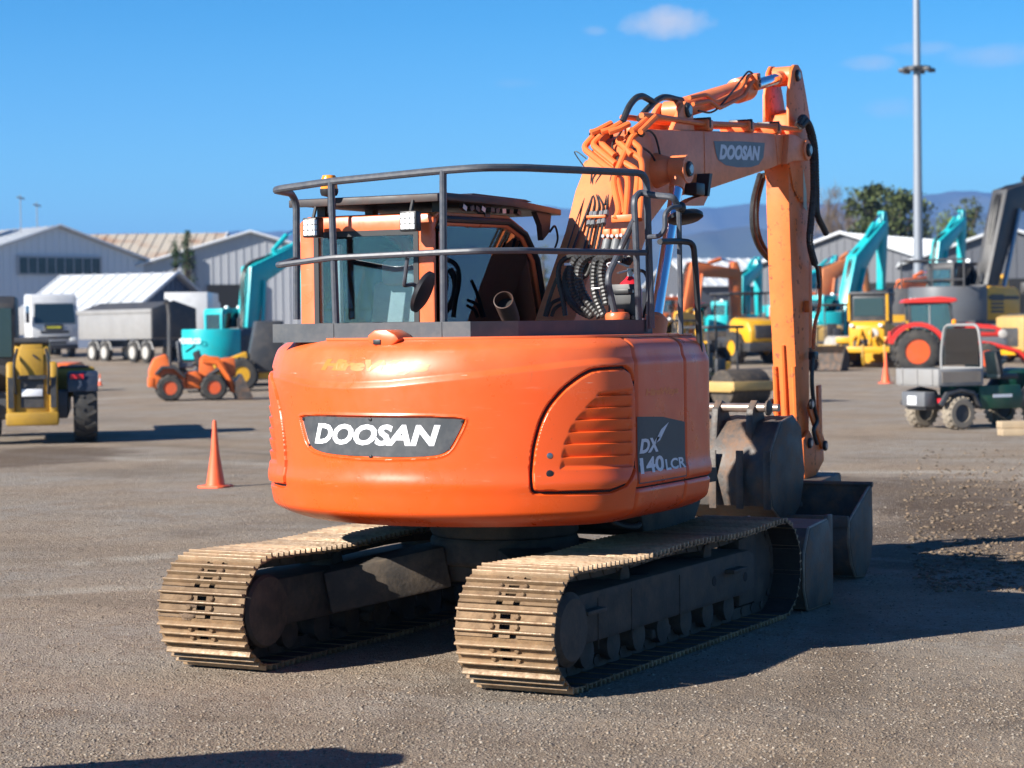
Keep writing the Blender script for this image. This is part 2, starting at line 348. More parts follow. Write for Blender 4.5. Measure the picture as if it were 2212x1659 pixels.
def inpoly(poly, X, Y):
    r = np.zeros(X.shape, bool); n = len(poly)
    for i in range(n):
        (x1, y1), (x2, y2) = poly[i], poly[(i+1) % n]
        c = ((y1 > Y) != (y2 > Y)) & (X < (x2-x1)*(Y-y1)/(y2-y1+1e-12)+x1); r ^= c
    return r
def sdist(poly, X, Y):
    d = np.full(X.shape, 9.); n = len(poly)
    for i in range(n):
        a, b = np.array(poly[i]), np.array(poly[(i+1) % n]); e = b-a
        t = np.clip(((X-a[0])*e[0]+(Y-a[1])*e[1])/(e@e), 0, 1); d = np.minimum(d, np.hypot(X-a[0]-t*e[0], Y-a[1]-t*e[1]))
    return np.where(inpoly(poly, X, Y), -d, d)
def smoothpoly(p, it=2):
    for _ in range(it):
        q = []
        for a, b in zip(p, p[1:]+p[:1]): q += [tuple(np.array(a)*.8+np.array(b)*.2), tuple(np.array(a)*.2+np.array(b)*.8)]
        p = q
    return p
VENT = smoothpoly([(.878, 1.06), (.876, 1.16), (.892, 1.296), (.93, 1.432), (.981, 1.53), (1.071, 1.628), (1.176, 1.70), (1.257, 1.736), (1.575, 1.742), (1.575, 1.037), (.905, 1.038)])
PLATE = smoothpoly([(-.69, 1.476), (.512, 1.476), (.499, 1.424), (.42, 1.28), (.33, 1.248), (-.086, 1.233), (-.464, 1.252), (-.605, 1.285), (-.675, 1.43)])
LOUV = [(1.04, 1.17), (1.06, 1.30), (1.11, 1.42), (1.18, 1.50), (1.28, 1.60), (1.53, 1.62), (1.53, 1.16)]
def surf_grid(s0, s1, z0, z1, ds=.007, disp=None, edge=.012):
    ns = max(3, int((s1-s0)/ds)); S = np.linspace(s0, s1, ns)
    zz = np.unique(np.r_[np.linspace(z0, z1, max(3, int((z1-z0)/ds)))]); SS, ZZ = np.meshgrid(S, zz)
    off = np.zeros(SS.shape)
    if disp is not None: off = disp(SS, ZZ)
    if edge:                                            # panel borders roll inwards
        e = np.minimum.reduce([SS-s0, s1-SS, np.where(z1 < Z1-.01, z1-ZZ, 9), np.where(z0 > Z0+.01, ZZ-z0, 9)])
        off = off-edge*np.clip(1-e/.010, 0, 1)**2*1.5
    return SS, ZZ, SP(SS, ZZ, off)
def grid_obj(name, P, m, parent, mask=None, angle=60):
    r, c = P.shape[:2]; idx = np.arange(r*c).reshape(r, c)
    F = np.stack([idx[:-1, :-1], idx[:-1, 1:], idx[1:, 1:], idx[1:, :-1]], -1).reshape(-1, 4)
    if mask is not None: F = F[mask.reshape(-1)]
    used = np.unique(F); mp = np.full(r*c, -1); mp[used] = np.arange(len(used)); F = mp[F]; V = P.reshape(-1, 3)[used]
    me = bpy.data.meshes.new(name); me.vertices.add(len(V)); me.vertices.foreach_set('co', V.ravel()); me.loops.add(len(F)*4); me.loops.foreach_set('vertex_index', F.ravel().astype(np.int32))
    me.polygons.add(len(F)); me.polygons.foreach_set('loop_start', np.arange(0, len(F)*4, 4, dtype=np.int32)); me.update(calc_edges=True); me.validate()
    me.shade_smooth(); me.set_sharp_from_angle(angle=R_(angle)); return obj(name, me, m, parent)
MIRROR = [(-a, b) for a, b in VENT]; MLOUV = [(-a, b) for a, b in LOUV]
def cw_disp(S, Z):
    off = np.zeros(S.shape)
    for V, Lv in ((VENT, LOUV), (MIRROR, MLOUV)):
        sd = sdist(V, S, Z); g = np.clip(1-np.abs(sd)/.014, 0, 1); off -= .035*g**.7*(sd > -.02)
        off += np.where(sd < -.012, .006, 0)
        li = sdist(Lv, S, Z); ins = np.clip(-li/.02, 0, 1)
        ph = ((Z-1.17)/.069) % 1.0
        off -= ins*(.017*(1-ph)**1.5)*(sd < 0)
    sp = sdist(PLATE, S, Z); off -= .016*np.clip(.5-sp/.008, 0, 1)
    off += .006*np.exp(-((sp-.008)/.006)**2)
    return off
SS, ZZ, P = surf_grid(-1.568, 1.568, Z0, Z1, .0056, cw_disp, .012)
mid = lambda A: (A[:-1, :-1]+A[1:, 1:])/2
vm = sdist(VENT, mid(SS), mid(ZZ)) < -.001; vl = sdist(MIRROR, mid(SS), mid(ZZ)) < -.001
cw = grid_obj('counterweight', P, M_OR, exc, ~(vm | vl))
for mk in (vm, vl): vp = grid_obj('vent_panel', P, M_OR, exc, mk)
vp1 = vp
for (s, z, r, mm) in [(.983, 1.25, .017, M_STEEL), (.982, 1.148, .021, M_BLK)]:
    q = SP(s, z, .004); nx, ny = np.interp(s, _ss, _nx), np.interp(s, _ss, _ny)
    MB().lathe([(0, 0), (r, 0), (r, .004), (r*.6, .006), (0, .006)], q, (nx, ny, 0), 16).build('latch', mm, exc)
for sg in (1, -1):                                      # side doors and skirts, mirrored left and right
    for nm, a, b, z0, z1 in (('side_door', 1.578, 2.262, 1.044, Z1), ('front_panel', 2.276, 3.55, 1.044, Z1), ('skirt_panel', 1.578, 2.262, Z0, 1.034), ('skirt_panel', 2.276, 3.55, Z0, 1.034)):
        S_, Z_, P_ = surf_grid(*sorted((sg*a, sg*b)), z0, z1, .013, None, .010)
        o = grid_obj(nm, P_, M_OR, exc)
        if nm == 'side_door' and sg == 1: side_door = o
S_, Z_, P_ = surf_grid(-S_END+.05, S_END-.05, Z0+.01, Z1-.012, .03, lambda s, z: 0*s-.022, 0)
grid_obj('inner_shell', P_, M_GAP, exc)
# top plate and belly plate close the shell
for nm, z, m_ in (('hood_top', 1.914, M_OR), ('belly_plate', .842, M_UND)):
    ring = SP(np.linspace(-S_END+.02, S_END-.02, 160), np.full(160, 1.912 if z > 1 else .838), 0)
    poly = [(float(a), float(b)) for a, b, _ in ring]; MB().prism(poly, 'z', z, z+.012 if z > 1 else z+.02).build(nm, m_, exc)
# ---- name plate, badges, lettering
def plate_grid(poly, off, ds=.02):
    xs = [p[0] for p in poly]; s = np.linspace(min(xs)+.004, max(xs)-.004, 90); rows = []
    top, bot = [], []
    for q in s:
        zs = []
        for a, b in zip(poly, poly[1:]+poly[:1]):
            if (a[0]-q)*(b[0]-q) <= 0 and a[0] != b[0]: zs.append(a[1]+(b[1]-a[1])*(q-a[0])/(b[0]-a[0]))
        top.append(max(zs)); bot.append(min(zs))
    top, bot = np.array(top), np.array(bot); T = np.linspace(0, 1, 8)[:, None]; Z = bot+(top-bot)*T; return np.broadcast_to(s, Z.shape)+0*Z, Z
def shrink(poly, d):
    c = np.mean(poly, 0); return [tuple(np.array(p)+(c-np.array(p))/np.linalg.norm(c-np.array(p))*d) for p in poly]
sg_, zg_ = plate_grid(shrink(PLATE, .012), 0)
plate = grid_obj('name_plate', SP(sg_, zg_, -.010), M_DECAL, exc)
lettering('lettering', 'DOOSAN', M_WHT, plate, lambda a, b: SP(-.543+a*.905, 1.309+b*.122, -.0085), .26, .042, 60, 1.0)
for s, z in [(-.085, 1.46), (.49, 1.452), (.418, 1.288), (-.086, 1.246), (-.6, 1.296), (-.66, 1.45)]:
    nx, ny = np.interp(s, _ss, _nx), np.interp(s, _ss, _ny); MB().lathe([(0, 0), (.011, 0), (.010, .006), (0, .008)], SP(s, z, -.010), (nx, ny, 0), 8).build('bolt', M_BLK, plate)
lettering('faded_lettering', 'HireWays', M_GHOST, cw, lambda a, b: SP(-.50+a*.80, 1.722+b*.085-.012*a, .0014), .22, .06, 60, .9)
lettering('faded_lettering', 'HireWays', M_GHOST2, side_door, lambda a, b: SP(1.69+a*.48, 1.555+b*.055, .0012), .15, .04, 8, .9)
dz = lambda s: np.interp(s, [1.58, 1.93, 2.262], [1.452, 1.437, 1.392])
s = np.linspace(1.582, 2.258, 30); T = np.linspace(0, 1, 6)[:, None]
dec = grid_obj('model_decal', SP(np.broadcast_to(s, (6, 30))+0*T, 1.062+(dz(s)-1.062)*T, .0016), M_DECAL, exc)
lettering('lettering', 'DX', M_WHT2, dec, lambda a, b: SP(1.60+a*.28, 1.236+b*.085, .0036), .2, .045, 6)
lettering('lettering', '140', M_WHT2, dec, lambda a, b: SP(1.60+a*.33, 1.118+b*.094, .0036), .0, .03, 6)
lettering('lettering', 'LCR', M_WHT2, dec, lambda a, b: SP(1.95+a*.30, 1.118+b*.066, .0036), .0, .03, 6)
MB().add([SP(a, b, .0036) for a, b in ((1.598, 1.178), (1.626, 1.212), (1.634, 1.19), (1.606, 1.162))], [(0, 1, 2, 3)]).build('numeral_flag', M_WHT2, dec)
sw = [(1.815, 1.285), (1.84, 1.32), (1.90, 1.365), (2.012, 1.402), (1.95, 1.355), (1.88, 1.30)]
MB().add([SP(a, b, .0036) for a, b in sw], [tuple(range(6))]).build('swoosh', M_WHT2, dec)
s = np.linspace(2.765, 2.80, 4); MB().grid([[SP(q, z, .002) for q in s] for z in (1.30, 1.44)]).build('warning_sticker', M_YEL, exc)
# camera pod on the tail
q = SP(-.07, 1.905, 0); cpod = MB().prism([(-.115, .0), (-.085, .03), (-.03, .055), (.05, .055), (.10, .02), (.085, -.02), (.02, -.045), (-.05, -.045), (-.09, -.02)], 'x', q[0]-.05, q[0]+.13)
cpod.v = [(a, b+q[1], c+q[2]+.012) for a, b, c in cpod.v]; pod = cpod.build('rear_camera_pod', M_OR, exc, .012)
MB().box(q[0]-.056, q[0]-.045, q[1]+.005, q[1]+.055, q[2]-.018, q[2]+.012).build('lens', M_BLK, pod, .003)
# ---- walkway plate and handrail
DK = [(.72, .94), (.72, -.425), (.98, -.60), (1.97, -.95)]
def strip(pts, z0, z1, th, m_, name, par, bev=.002):
    o = MB()
    for a, b in zip(pts, pts[1:]):
        a, b = Vector((*a, 0)), Vector((*b, 0)); n = Vector((0, 0, 1)).cross((b-a).normalized())*th
        o.add([a+Vector((0, 0, z0)), b+Vector((0, 0, z0)), b+n+Vector((0, 0, z0)), a+n+Vector((0, 0, z0)), a+Vector((0, 0, z1)), b+Vector((0, 0, z1)), b+n+Vector((0, 0, z1)), a+n+Vector((0, 0, z1))],
              [(0, 3, 2, 1), (4, 5, 6, 7), (0, 1, 5, 4), (1, 2, 6, 5), (2, 3, 7, 6), (3, 0, 4, 7)])
    return o.build(name, m_, par, bev)
for i, (a, b) in enumerate([((.72, .94), (.72, .505)), ((.72, .50), (.72, -.235)), ((.72, -.24), (.72, -.425)), ((.72, -.425), (.98, -.60)), ((.98, -.60), (1.97, -.95)), ((1.97, -.95), (2.1, -.95))]):
    strip([a, b], 1.903, 2.014, .006, M_DECK, 'kick_plate', exc, 0)
MB().prism([(.728, .93), (.728, -.42), (.985, -.59), (1.96, -.94), (2.1, -.94), (2.1, -.3), (1.40, .15), (1.40, .93)], 'z', 1.934, 1.944).build('walkway_floor', M_DECK, exc)
for (x, y) in [(.76, .1), (.76, -.1), (.80, .8), (1.3, -.68), (1.6, -.78), (1.85, -.87), (.76, .45), (.76, -.3)]:
    MB().cyl((x, y, 1.915), (x, y, 1.94), .02, n=8).build('mount_foot', M_OR, exc)
RR = .0225
tl = PX(592, 410, 'x', .74); tA = PX(715, 392, 'x', .72); tB = PX(957, 368, 'x', .72); tC = PX(1040, 362, 'x', .74); tD = PX(1130, 362, 'y', -.66); tE = PX(1396, 374, 'y', -.96)
ml = PX(603, 573, 'x', .74); mA = PX(715, 557, 'x', .72); mB = PX(957, 545, 'x', .72); mC = PX(1030, 542, 'x', .74); mD = PX(1130, 541, 'y', -.66); mE = PX(1394, 546, 'y', -.96)
pl = Vector((1.02, 1.02, 0)); 
q2, q3 = PX(641, 690, 'y', 1.03), PX(640, 440, 'y', 1.03)
top = bend([q2, q3, PX(630, 418, 'y', 1.03), tl+Vector((0, .01, 0)), tA, tB, tC, tD, tE, (2.02, -.98, 1.96)], .09, 5)
hr = MB().tube(top, RR, 10).build('handrail', M_RAIL, exc)
MB().tube(bend([PX(641, 560, 'y', 1.03), ml+Vector((0, .02, 0)), mA, mB, mC, mD, mE], .05), RR*.82, 8).build('mid_rail', M_RAIL, hr)
for t, b in ((tA, (.745, .50, 1.94)), (tB, (.745, -.235, 1.94))): MB().tube([t, b], RR*.95, 10).build('rail_post', M_RAIL, hr)
q1 = crop(2150, 450, 3.0167)
yp = -1.0
MB().prism([(1.98, 1.94), (2.03, 1.94), (2.03, 2.5), (1.98, 2.45)], 'y', -.972, -.962).build('rail_bracket', M_RAIL, hr)
MB().tube(bend([PX(*q1(1010, 1560), 'y', -.93), PX(*q1(985, 980), 'y', -.93), PX(*q1(1060, 905), 'y', -.93), PX(*q1(1190, 940), 'y', -1.0), PX(*q1(1450, 965), 'y', -1.15), PX(*q1(1490, 1050), 'y', -1.15)], .05), .021, 9).build('grab_rail', M_RAIL, hr)
MB().tube(bend([PX(*q1(1160, 1435), 'y', -1.0), PX(*q1(1290, 1425), 'y', -1.1), PX(*q1(1350, 1340), 'y', -1.13), PX(*q1(1345, 1160), 'y', -1.13), PX(*q1(1420, 1085), 'y', -1.15), PX(*q1(1540, 1075), 'y', -1.17)], .05), .015, 8).build('mirror_arm', M_RAIL, hr)
MB().tube(bend([PX(*q1(990, 1230), 'y', -.93), PX(*q1(835, 1560), 'y', -.80), PX(1311, 600, 'y', -.78), (1.93, -.80, 1.95)], .06), .020, 9).build('brace_tube', M_RAIL, hr)
MB().tube(bend([(1.97, -.92, 1.95), PX(*q1(1010, 1560), 'y', -.93)], .05), .020, 9).build('rail_post', M_RAIL, hr)
# front right hand rails on the step side
MB().tube(bend([PX(1471, 722, 'y', -1.15), PX(1467, 480, 'y', -1.15), PX(1466, 455, 'y', -1.15)], .04), .017, 8).build('rail_post', M_RAIL, hr)
MB().tube(bend([PX(1425, 522, 'y', -1.15), PX(1470, 521, 'y', -1.16), PX(1498, 524, 'y', -1.2), PX(1504, 600, 'y', -1.2), PX(1512, 760, 'y', -1.2)], .06), .019, 8).build('step_rail', M_BLK, hr)
mc = PX(1481, 473, 'y', -1.12)
mi = MB().lathe([(0, -.012), (.10, -.010), (.118, .0), (.118, .02), (.10, .035), (0, .045)], (0, 0, 0), (0, 0, 1), 24)
mi.v = [(a*1.0, b*.95, c) for a, b, c in mi.v]; mi.xf(Matrix.Translation(mc) @ Matrix.Rotation(R_(8), 4, 'Y') @ Matrix.Rotation(R_(-14), 4, 'X')); mi.build('round_mirror', M_BLK, exc)
MB().ball(PX(1470, 448, 'y', -1.16), .035).build('mirror_knuckle', M_RUB, exc)
m2 = PX(910, 629, 'x', .88)
mi = MB().lathe([(0, -.012), (.115, -.010), (.13, 0), (.13, .02), (.10, .034), (0, .04)], (0, 0, 0), (0, 0, 1), 24)
mi.xf(Matrix.Translation(m2) @ Vector(RT*.88-UP*.42-FW*.22).to_track_quat('Z', 'Y').to_matrix().to_4x4()); mi.build('round_mirror', M_BLK, exc)
MB().tube(bend([PX(880, 556, 'x', .75), PX(875, 600, 'x', .76), PX(872, 618, 'x', .78), PX(893, 613, 'x', .84), PX(904, 624, 'x', .87)], .02), .012, 8).build('mirror_arm', M_RAIL, hr)
# ---- exhaust and filler
a, b = PX(1103, 672, 'x', 1.62), PX(1085, 650, 'x', 1.50)
MB().lathe([(.045, -.14), (.058, -.05), (.062, .13), (.056, .132), (.054, -.10), (.02, -.11)], PX(1097, 672, 'x', 1.56), (-.80, -.20, .50), 24).build('exhaust_pipe', mat('rusty_exhaust', (.06, .03, .022), .6, var=.3, dirt=(.16, .08, .05), dirt_amt=.6), exc)
MB().lathe([(0, .05), (.055, .05), (.055, .06), (0, .06)], PX(1097, 672, 'x', 1.56), (-.80, -.20, .50), 20).build('exhaust_bore', M_GAP, exc)
fc = PX(1334, 680, 'x', 1.93)
MB().lathe([(.075, -.03), (.078, -.005), (.07, .012), (.045, .018), (.04, .035), (0, .036)], fc, (0, 0, 1), 20).build('filler_cap', M_OR, exc)
# ---- cab
cab = MB()
prof = [(1.43, 1.0), (1.43, 2.60), (1.49, 2.685), (2.42, 2.70), (2.66, 2.62), (2.83, 2.44), (2.94, 2.10), (2.96, 1.85), (2.96, 1.0)]
inn = [(1.57, 1.94), (1.57, 2.57), (1.61, 2.615), (2.38, 2.63), (2.60, 2.565), (2.755, 2.41), (2.86, 2.10), (2.885, 1.94), (2.6, 1.94)]
cab.ring(prof, inn, 'y', .215, .265); cab.ring(prof, inn, 'y', 1.155, 1.205)
roF = [(.215, 1.0), (.215, 2.66), (.26, 2.69), (1.16, 2.69), (1.205, 2.66), (1.205, 1.0)]; roI = [(.35, 2.0), (.35, 2.545), (.38, 2.57), (1.04, 2.57), (1.07, 2.545), (1.07, 2.0)]
cab.ring(roF, roI, 'x', 1.425, 1.50)
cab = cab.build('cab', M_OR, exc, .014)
MB().prism([(1.45, 2.672), (1.5, 2.70), (2.42, 2.715), (2.66, 2.635), (2.66, 2.60), (2.42, 2.66), (1.5, 2.655)], 'y', .225, 1.195).build('roof', M_ORB, cab, .01)
MB().tube([(1.46, .205, 2.585), (1.50, .205, 2.655), (2.40, .205, 2.668), (2.63, .205, 2.595), (2.80, .205, 2.43), (2.905, .205, 2.10), (2.92, .205, 1.9)], .022, 8).build('window_trim', M_BLK, cab)
MB().box(1.435, 1.441, .33, 1.09, 1.98, 2.585).build('rear_window', M_GLR, cab)
MB().ring([(.325, 1.985), (.325, 2.595), (1.095, 2.595), (1.095, 1.985)], [(.36, 2.02), (.36, 2.56), (1.06, 2.56), (1.06, 2.02)], 'x', 1.419, 1.432).build('window_seal', M_BLK, cab)
MB().prism([(a, b) for a, b in inn[:8]], 'y', .228, .234).build('side_window', M_GLS, cab)
MB().prism([(a, b) for a, b in inn[:8]], 'y', 1.18, 1.186).build('door_window', M_GLR, cab)
MB().add([(2.95, .26, 1.4), (2.95, 1.16, 1.4), (2.93, 1.16, 2.1), (2.93, .26, 2.1), (2.82, 1.16, 2.42), (2.82, .26, 2.42), (2.65, 1.16, 2.61), (2.65, .26, 2.61)], [(0, 1, 2, 3), (3, 2, 4, 5), (5, 4, 6, 7)]).build('windscreen', M_GLR, cab)
for x in (1.75, 2.0, 2.25, 2.5, 2.72): MB().bar((x+.05, 1.225, 1.3), (x, 1.225, 2.2), .03, .012).build('guard_bar', M_BLK, cab)
for y in (.28, .45, .60, .75, .90, 1.05, 1.15):
    MB().tube([(2.99, y, 1.2), (2.98, y, 2.1), (2.86, y, 2.45), (2.72, y, 2.62)], .017, 6).build('guard_bar', M_BLK, cab)
for z in (1.75, 2.12): MB().cyl((2.985, .25, z), (2.985, 1.17, z), .012, n=6).build('guard_bar', M_BLK, cab)
MB().box(1.51, 2.94, .27, 1.15, 1.05, 1.72).build('cab_base', M_BLK, cab)
st = MB(); st.cbox((1.86, .70, 2.03), (.12, .44, .50), Matrix.Rotation(R_(8), 3, 'Y')); st.cbox((1.83, .70, 2.34), (.09, .26, .17)); st.cbox((2.08, .70, 1.80), (.46, .46, .12)); st.build('seat', M_SEAT, cab, .04)
st = MB(); st.cbox((2.1, .44, 1.93), (.42, .09, .07)); st.cbox((2.1, .96, 1.93), (.42, .09, .07)); st.cyl((2.28, .44, 1.93), (2.30, .44, 2.12), .015); st.cyl((2.28, .96, 1.93), (2.30, .96, 2.12), .015); st.build('armrest', M_BLK, cab, .015)
MB().box(2.62, 2.74, .30, .42, 1.9, 2.25).build('monitor', M_BLK, cab, .015)
MB().cbox((1.52, .98, 2.22), (.04, .06, .6)).build('interior_post', M_SEAT, cab, .01)
for y0, u, v in ((0, 677, 492), (1, 887, 478)):
    p = PX(u, v, 'x', 1.30); wl_ = MB().box(p.x-.035, p.x+.03, p.y-.060, p.y+.060, p.z-.062, p.z+.062).build('work_light', M_BLK, cab, .008)
    lz = MB()
    for i in range(3):
        for j in range(3): lz.box(p.x-.041, p.x-.034, p.y-.050+i*.034, p.y-.050+i*.034+.031, p.z-.050+j*.034, p.z-.050+j*.034+.031)
    lz.build('lens', M_LAMP, wl_, .003)
    MB().cyl((p.x, p.y, p.z+.06), (p.x+.03, p.y, p.z+.13), .012, n=6).build('bracket', M_BLK, wl_)
# roof guard plates
gr = MB(); gr.prism([(1.33, 2.752), (1.33, 2.80), (1.45, 2.812), (2.35, 2.812), (3.02, 2.775), (3.02, 2.735), (2.3, 2.765), (1.45, 2.765)], 'y', .13, 1.22)
guard = gr.build('roof_guard', mat('brown_guard_paint', (.035, .028, .028), .5, var=.2, dirt=(.10, .045, .03), dirt_amt=.5, dscale=4), exc, .006)
MB().prism([(1.80, 2.813), (1.84, 2.828), (2.55, 2.822), (2.65, 2.81)], 'y', .16, 1.19).build('guard_top_plate', MATS['brown_guard_paint'], guard)
for y in (.25, 1.1):
    for x in (1.52, 2.1): MB().box(x, x+.07, y-.03, y+.03, 2.68, 2.765).build('guard_mount', M_BLK, guard)
MB().prism([(2.70, 2.755), (2.93, 2.745), (2.90, 2.62), (2.80, 2.56), (2.78, 2.66)], 'y', .16, .20).build('guard_mount', MATS['brown_guard_paint'], guard)
for i in range(9): MB().cbox((1.75+i*.09+rng.uniform(-.02, .02), .19, 2.735), (.05, .03, .03), Matrix.Rotation(rng.uniform(-.5, .5), 3, 'Y')).build('cable_clip', M_BLK if i % 3 else M_STEEL, guard)
MB().tube(spline([(2.9, .16, 2.62), (2.96, .15, 2.66), (3.0, .15, 2.58), (2.95, .15, 2.5)]), .008, 6).build('wire', M_BLK, guard)
p = PX(711, 405, 'x', 1.30); bc = MB().lathe([(.052, -.02), (.055, 0), (.048, .065), (.04, .085), (0, .09)], (p.x, p.y, p.z-.01), (0, 0, 1), 20).build('beacon', M_AMB, exc)
MB().lathe([(.012, -.16), (.012, -.05), (.05, -.04), (.058, -.02), (.058, .0)], (p.x, p.y, p.z-.01), (0, 0, 1), 16).build('beacon_base', M_BLK, bc)
# ---- boom: two cheeks make a box section in the plane y = YB
YB = -.03
BO = [(2.20, 1.36), (2.16, 1.52), (2.56, 2.0), (3.05, 2.63), (3.21, 2.91), (3.42, 3.15), (3.57, 3.29), (3.81, 3.365), (4.8, 3.43), (6.14, 3.516), (6.66, 3.53), (6.66, 3.33), (6.21, 3.234), (4.69, 2.96), (4.16, 2.90), (3.85, 2.72), (3.45, 2.25), (2.55, 1.40), (2.36, 1.30)]
boom = MB().prism(BO, 'y', YB-.148, YB+.148).build('boom', M_ORB, exc, .012)
for sy in (-1, 1):
    fk = MB()
    a, b = (YB+sy*.195, YB+sy*.118)
    fk.prism([(6.50, 3.53), (6.66, 3.534), (6.90, 3.50), (6.99, 3.43), (6.95, 3.34), (6.60, 3.315), (6.45, 3.28)], 'y', min(a, b), max(a, b))
    fk.build('tip_fork', M_ORB, boom, .008); fk = MB()
    fk.cyl((6.90, YB+sy*.10, 3.425), (6.90, YB+sy*.215, 3.425), .088, n=24)
    fk.build('tip_boss', M_ORB, boom, .008); fk = MB()
    fk.cyl((2.36, YB+sy*.14, 1.45), (2.36, YB+sy*.20, 1.45), .13, n=20)
    fk.build('foot_boss', M_ORB, boom, .008); fk = MB()
    fk.cyl((3.93, YB+sy*.14, 3.08), (3.93, YB+sy*.27, 3.08), .13, .085, n=24)
    fk.build('boom_lug', M_ORB, boom, .008); fk = MB()
    fk.prism([(4.28, 3.39), (4.46, 3.57), (4.55, 3.63), (4.64, 3.61), (4.68, 3.55), (4.70, 3.42)], 'y', YB+sy*.10-.02, YB+sy*.10+.02); fk.build('cylinder_lug', M_ORB, boom, .008)
def pin(c, ax, r, par, L=.02):
    c = Vector(c); ax = Vector(ax)
    o = MB().lathe([(r, 0), (r, L*.6), (r*.88, L), (0, L)], c, ax, 20).build('pin_cap', M_BLK, par)
    MB().lathe([(r*.62, L), (r*.6, L+.006), (0, L+.006)], c, ax, 14).build('pin_face', M_STEEL, par)
for c in [(6.90, YB-.215, 3.425), (4.57, YB-.12, 3.565), (3.93, YB-.395, 3.08)]: pin(c, (0, -1, 0), .055, boom)
# welded seams on the boom cheek
for xa, za, xb, zb in ((4.81, 3.425, 4.82, 2.995), (6.30, 3.515, 6.36, 3.265)): MB().bar((xa, YB-.149, za), (xb, YB-.149, zb), .004, .006, (0, 1, 0)).build('weld_seam', M_ORB, boom)
# boom badge
c3 = crop(1900, 200, 1.5079); yb = YB-.151
bd = [PX(*c3(*q), 'y', yb) for q in [(1340, 530), (1500, 531), (1640, 540), (1632, 625), (1605, 668), (1560, 683), (1480, 684), (1410, 672), (1365, 640), (1352, 600)]]
bdg = MB().add(bd, [tuple(range(len(bd)))]).build('boom_badge', mat('grey_badge', (.13, .145, .165), .5, var=.1), boom)
A, B_, Cc = (PX(*c3(*q), 'y', yb-.002) for q in ((1372, 638), (1612, 645), (1395, 558)))
lettering('lettering', 'DOOSAN', M_WHT2, bdg, lambda a, b: A+(B_-A)*a+(Cc-A-(B_-A)*.09)*b*1.12, .2, .06)
# lamp pocket on the cheek
pk = [(4.19, 3.03), (4.40, 3.10), (4.68, 3.11), (4.66, 2.99), (4.74, 2.93), (4.62, 2.875), (4.20, 2.86)]
MB().prism([(4.42, 2.90), (4.72, 2.955), (4.70, 2.93), (4.62, 2.86), (4.22, 2.845)], 'y', YB-.22, YB-.149).build('lamp_shelf', M_ORB, boom)
MB().prism([(4.62, 2.93), (4.66, 2.93), (4.72, 3.10), (4.67, 3.10)], 'y', YB-.25, YB-.149).build('lamp_back', M_BLK, boom)
MB().cbox((4.50, YB-.20, 2.975), (.16, .10, .09)).build('boom_lamp', M_BLK, boom, .01)
# boom cylinders
for sy in (-1, 1):
    y = YB+sy*.335; bcx = MB().lathe([(.06, 0), (.088, .02), (.088, .92), (.072, .94), (.05, .96)], (3.08, y, 1.18), (.42, 0, .907), 24).build('boom_cylinder', M_ORB, exc)
    MB().cyl((3.45, y, 1.98), (3.87, y, 2.99), .046, n=20).build('cylinder_rod', M_CHR, bcx)
    MB().lathe([(.03, -.062), (.10, -.06), (.10, .06), (.03, .062)], (3.93, y, 3.08), (0, 1, 0), 22).build('rod_eye', M_ORB, bcx)
    MB().cyl((3.85, y, 2.94), (3.91, y, 3.06), .055, n=16).build('rod_neck', M_ORB, bcx)
# arm cylinder on top of the boom
a, b = Vector((4.57, YB, 3.565)), Vector((6.90, YB, 4.05)); d = (b-a).normalized()
ac = MB().lathe([(.03, -.075), (.075, -.06), (.075, .06), (.03, .075)], a, (0, 1, 0), 20)
ac.lathe([(.05, .03), (.078, .10), (.078, 1.30), (.10, 1.31), (.10, 1.52), (.086, 1.53), (.05, 1.56)], a, d, 26); acyl = ac.build('arm_cylinder', M_ORB, exc)
MB().cyl(a+d*1.5, a+d*2.25, .047, n=22).build('cylinder_rod', M_CHR, acyl)
MB().lathe([(.03, -.085), (.082, -.08), (.082, .08), (.03, .085)], b, (0, 1, 0), 20).build('rod_eye', M_ORB, acyl)
MB().cyl(a+d*2.2, a+d*2.33, .056, n=16).build('rod_neck', M_ORB, acyl)
n_ = Vector((-d.z, 0, d.x))
for k, (yo, up) in enumerate(((-.06, .03), (-.085, -.02))):
    MB().tube(bend([a+d*.12+n_*(.05+up)+Vector((0, yo-.03, 0)), a+d*.42+n_*(.04+up)+Vector((0, yo-.04, 0)), a+d*.60+n_*(-.04+up)+Vector((0, yo-.04, 0)), a+d*1.15+n_*(-.01+up)+Vector((0, yo-.03, 0)), a+d*1.38+n_*(.08+up)+Vector((0, yo-.02, 0)), a+d*1.47+n_*(.07+up)+Vector((0, yo-.02, 0))], .05), .017, 8).build('oil_pipe', M_ORP, acyl)
MB().cbox(a+d*1.47+n_*.05+Vector((0, -.10, 0)), (.08, .07, .13), Matrix.Rotation(-math.atan2(d.z, d.x), 3, 'Y')).build('port_block', M_ORP, acyl, .008)
for (x, z) in ((-.012, .03), (.012, .0), (-.012, -.03)): MB().cyl(a+d*(1.47+x)+n_*(.05+z)+Vector((0, -.134, 0)), a+d*(1.47+x)+n_*(.05+z)+Vector((0, -.142, 0)), .013, n=8).build('bolt', M_BLK, acyl)
MB().tube(spline([a+d*.2+n_*-.03+Vector((0, -.12, 0)), a+d*.5+n_*-.07+Vector((0, -.12, 0)), a+d*.9+n_*.02+Vector((0, -.11, 0)), a+d*1.3+n_*.12+Vector((0, -.08, 0)), a+d*1.44+n_*.135+Vector((0, -.07, 0)), a+d*1.5+n_*.08+Vector((0, -.1, 0))]), .008, 6).build('wire', M_BLK, acyl)
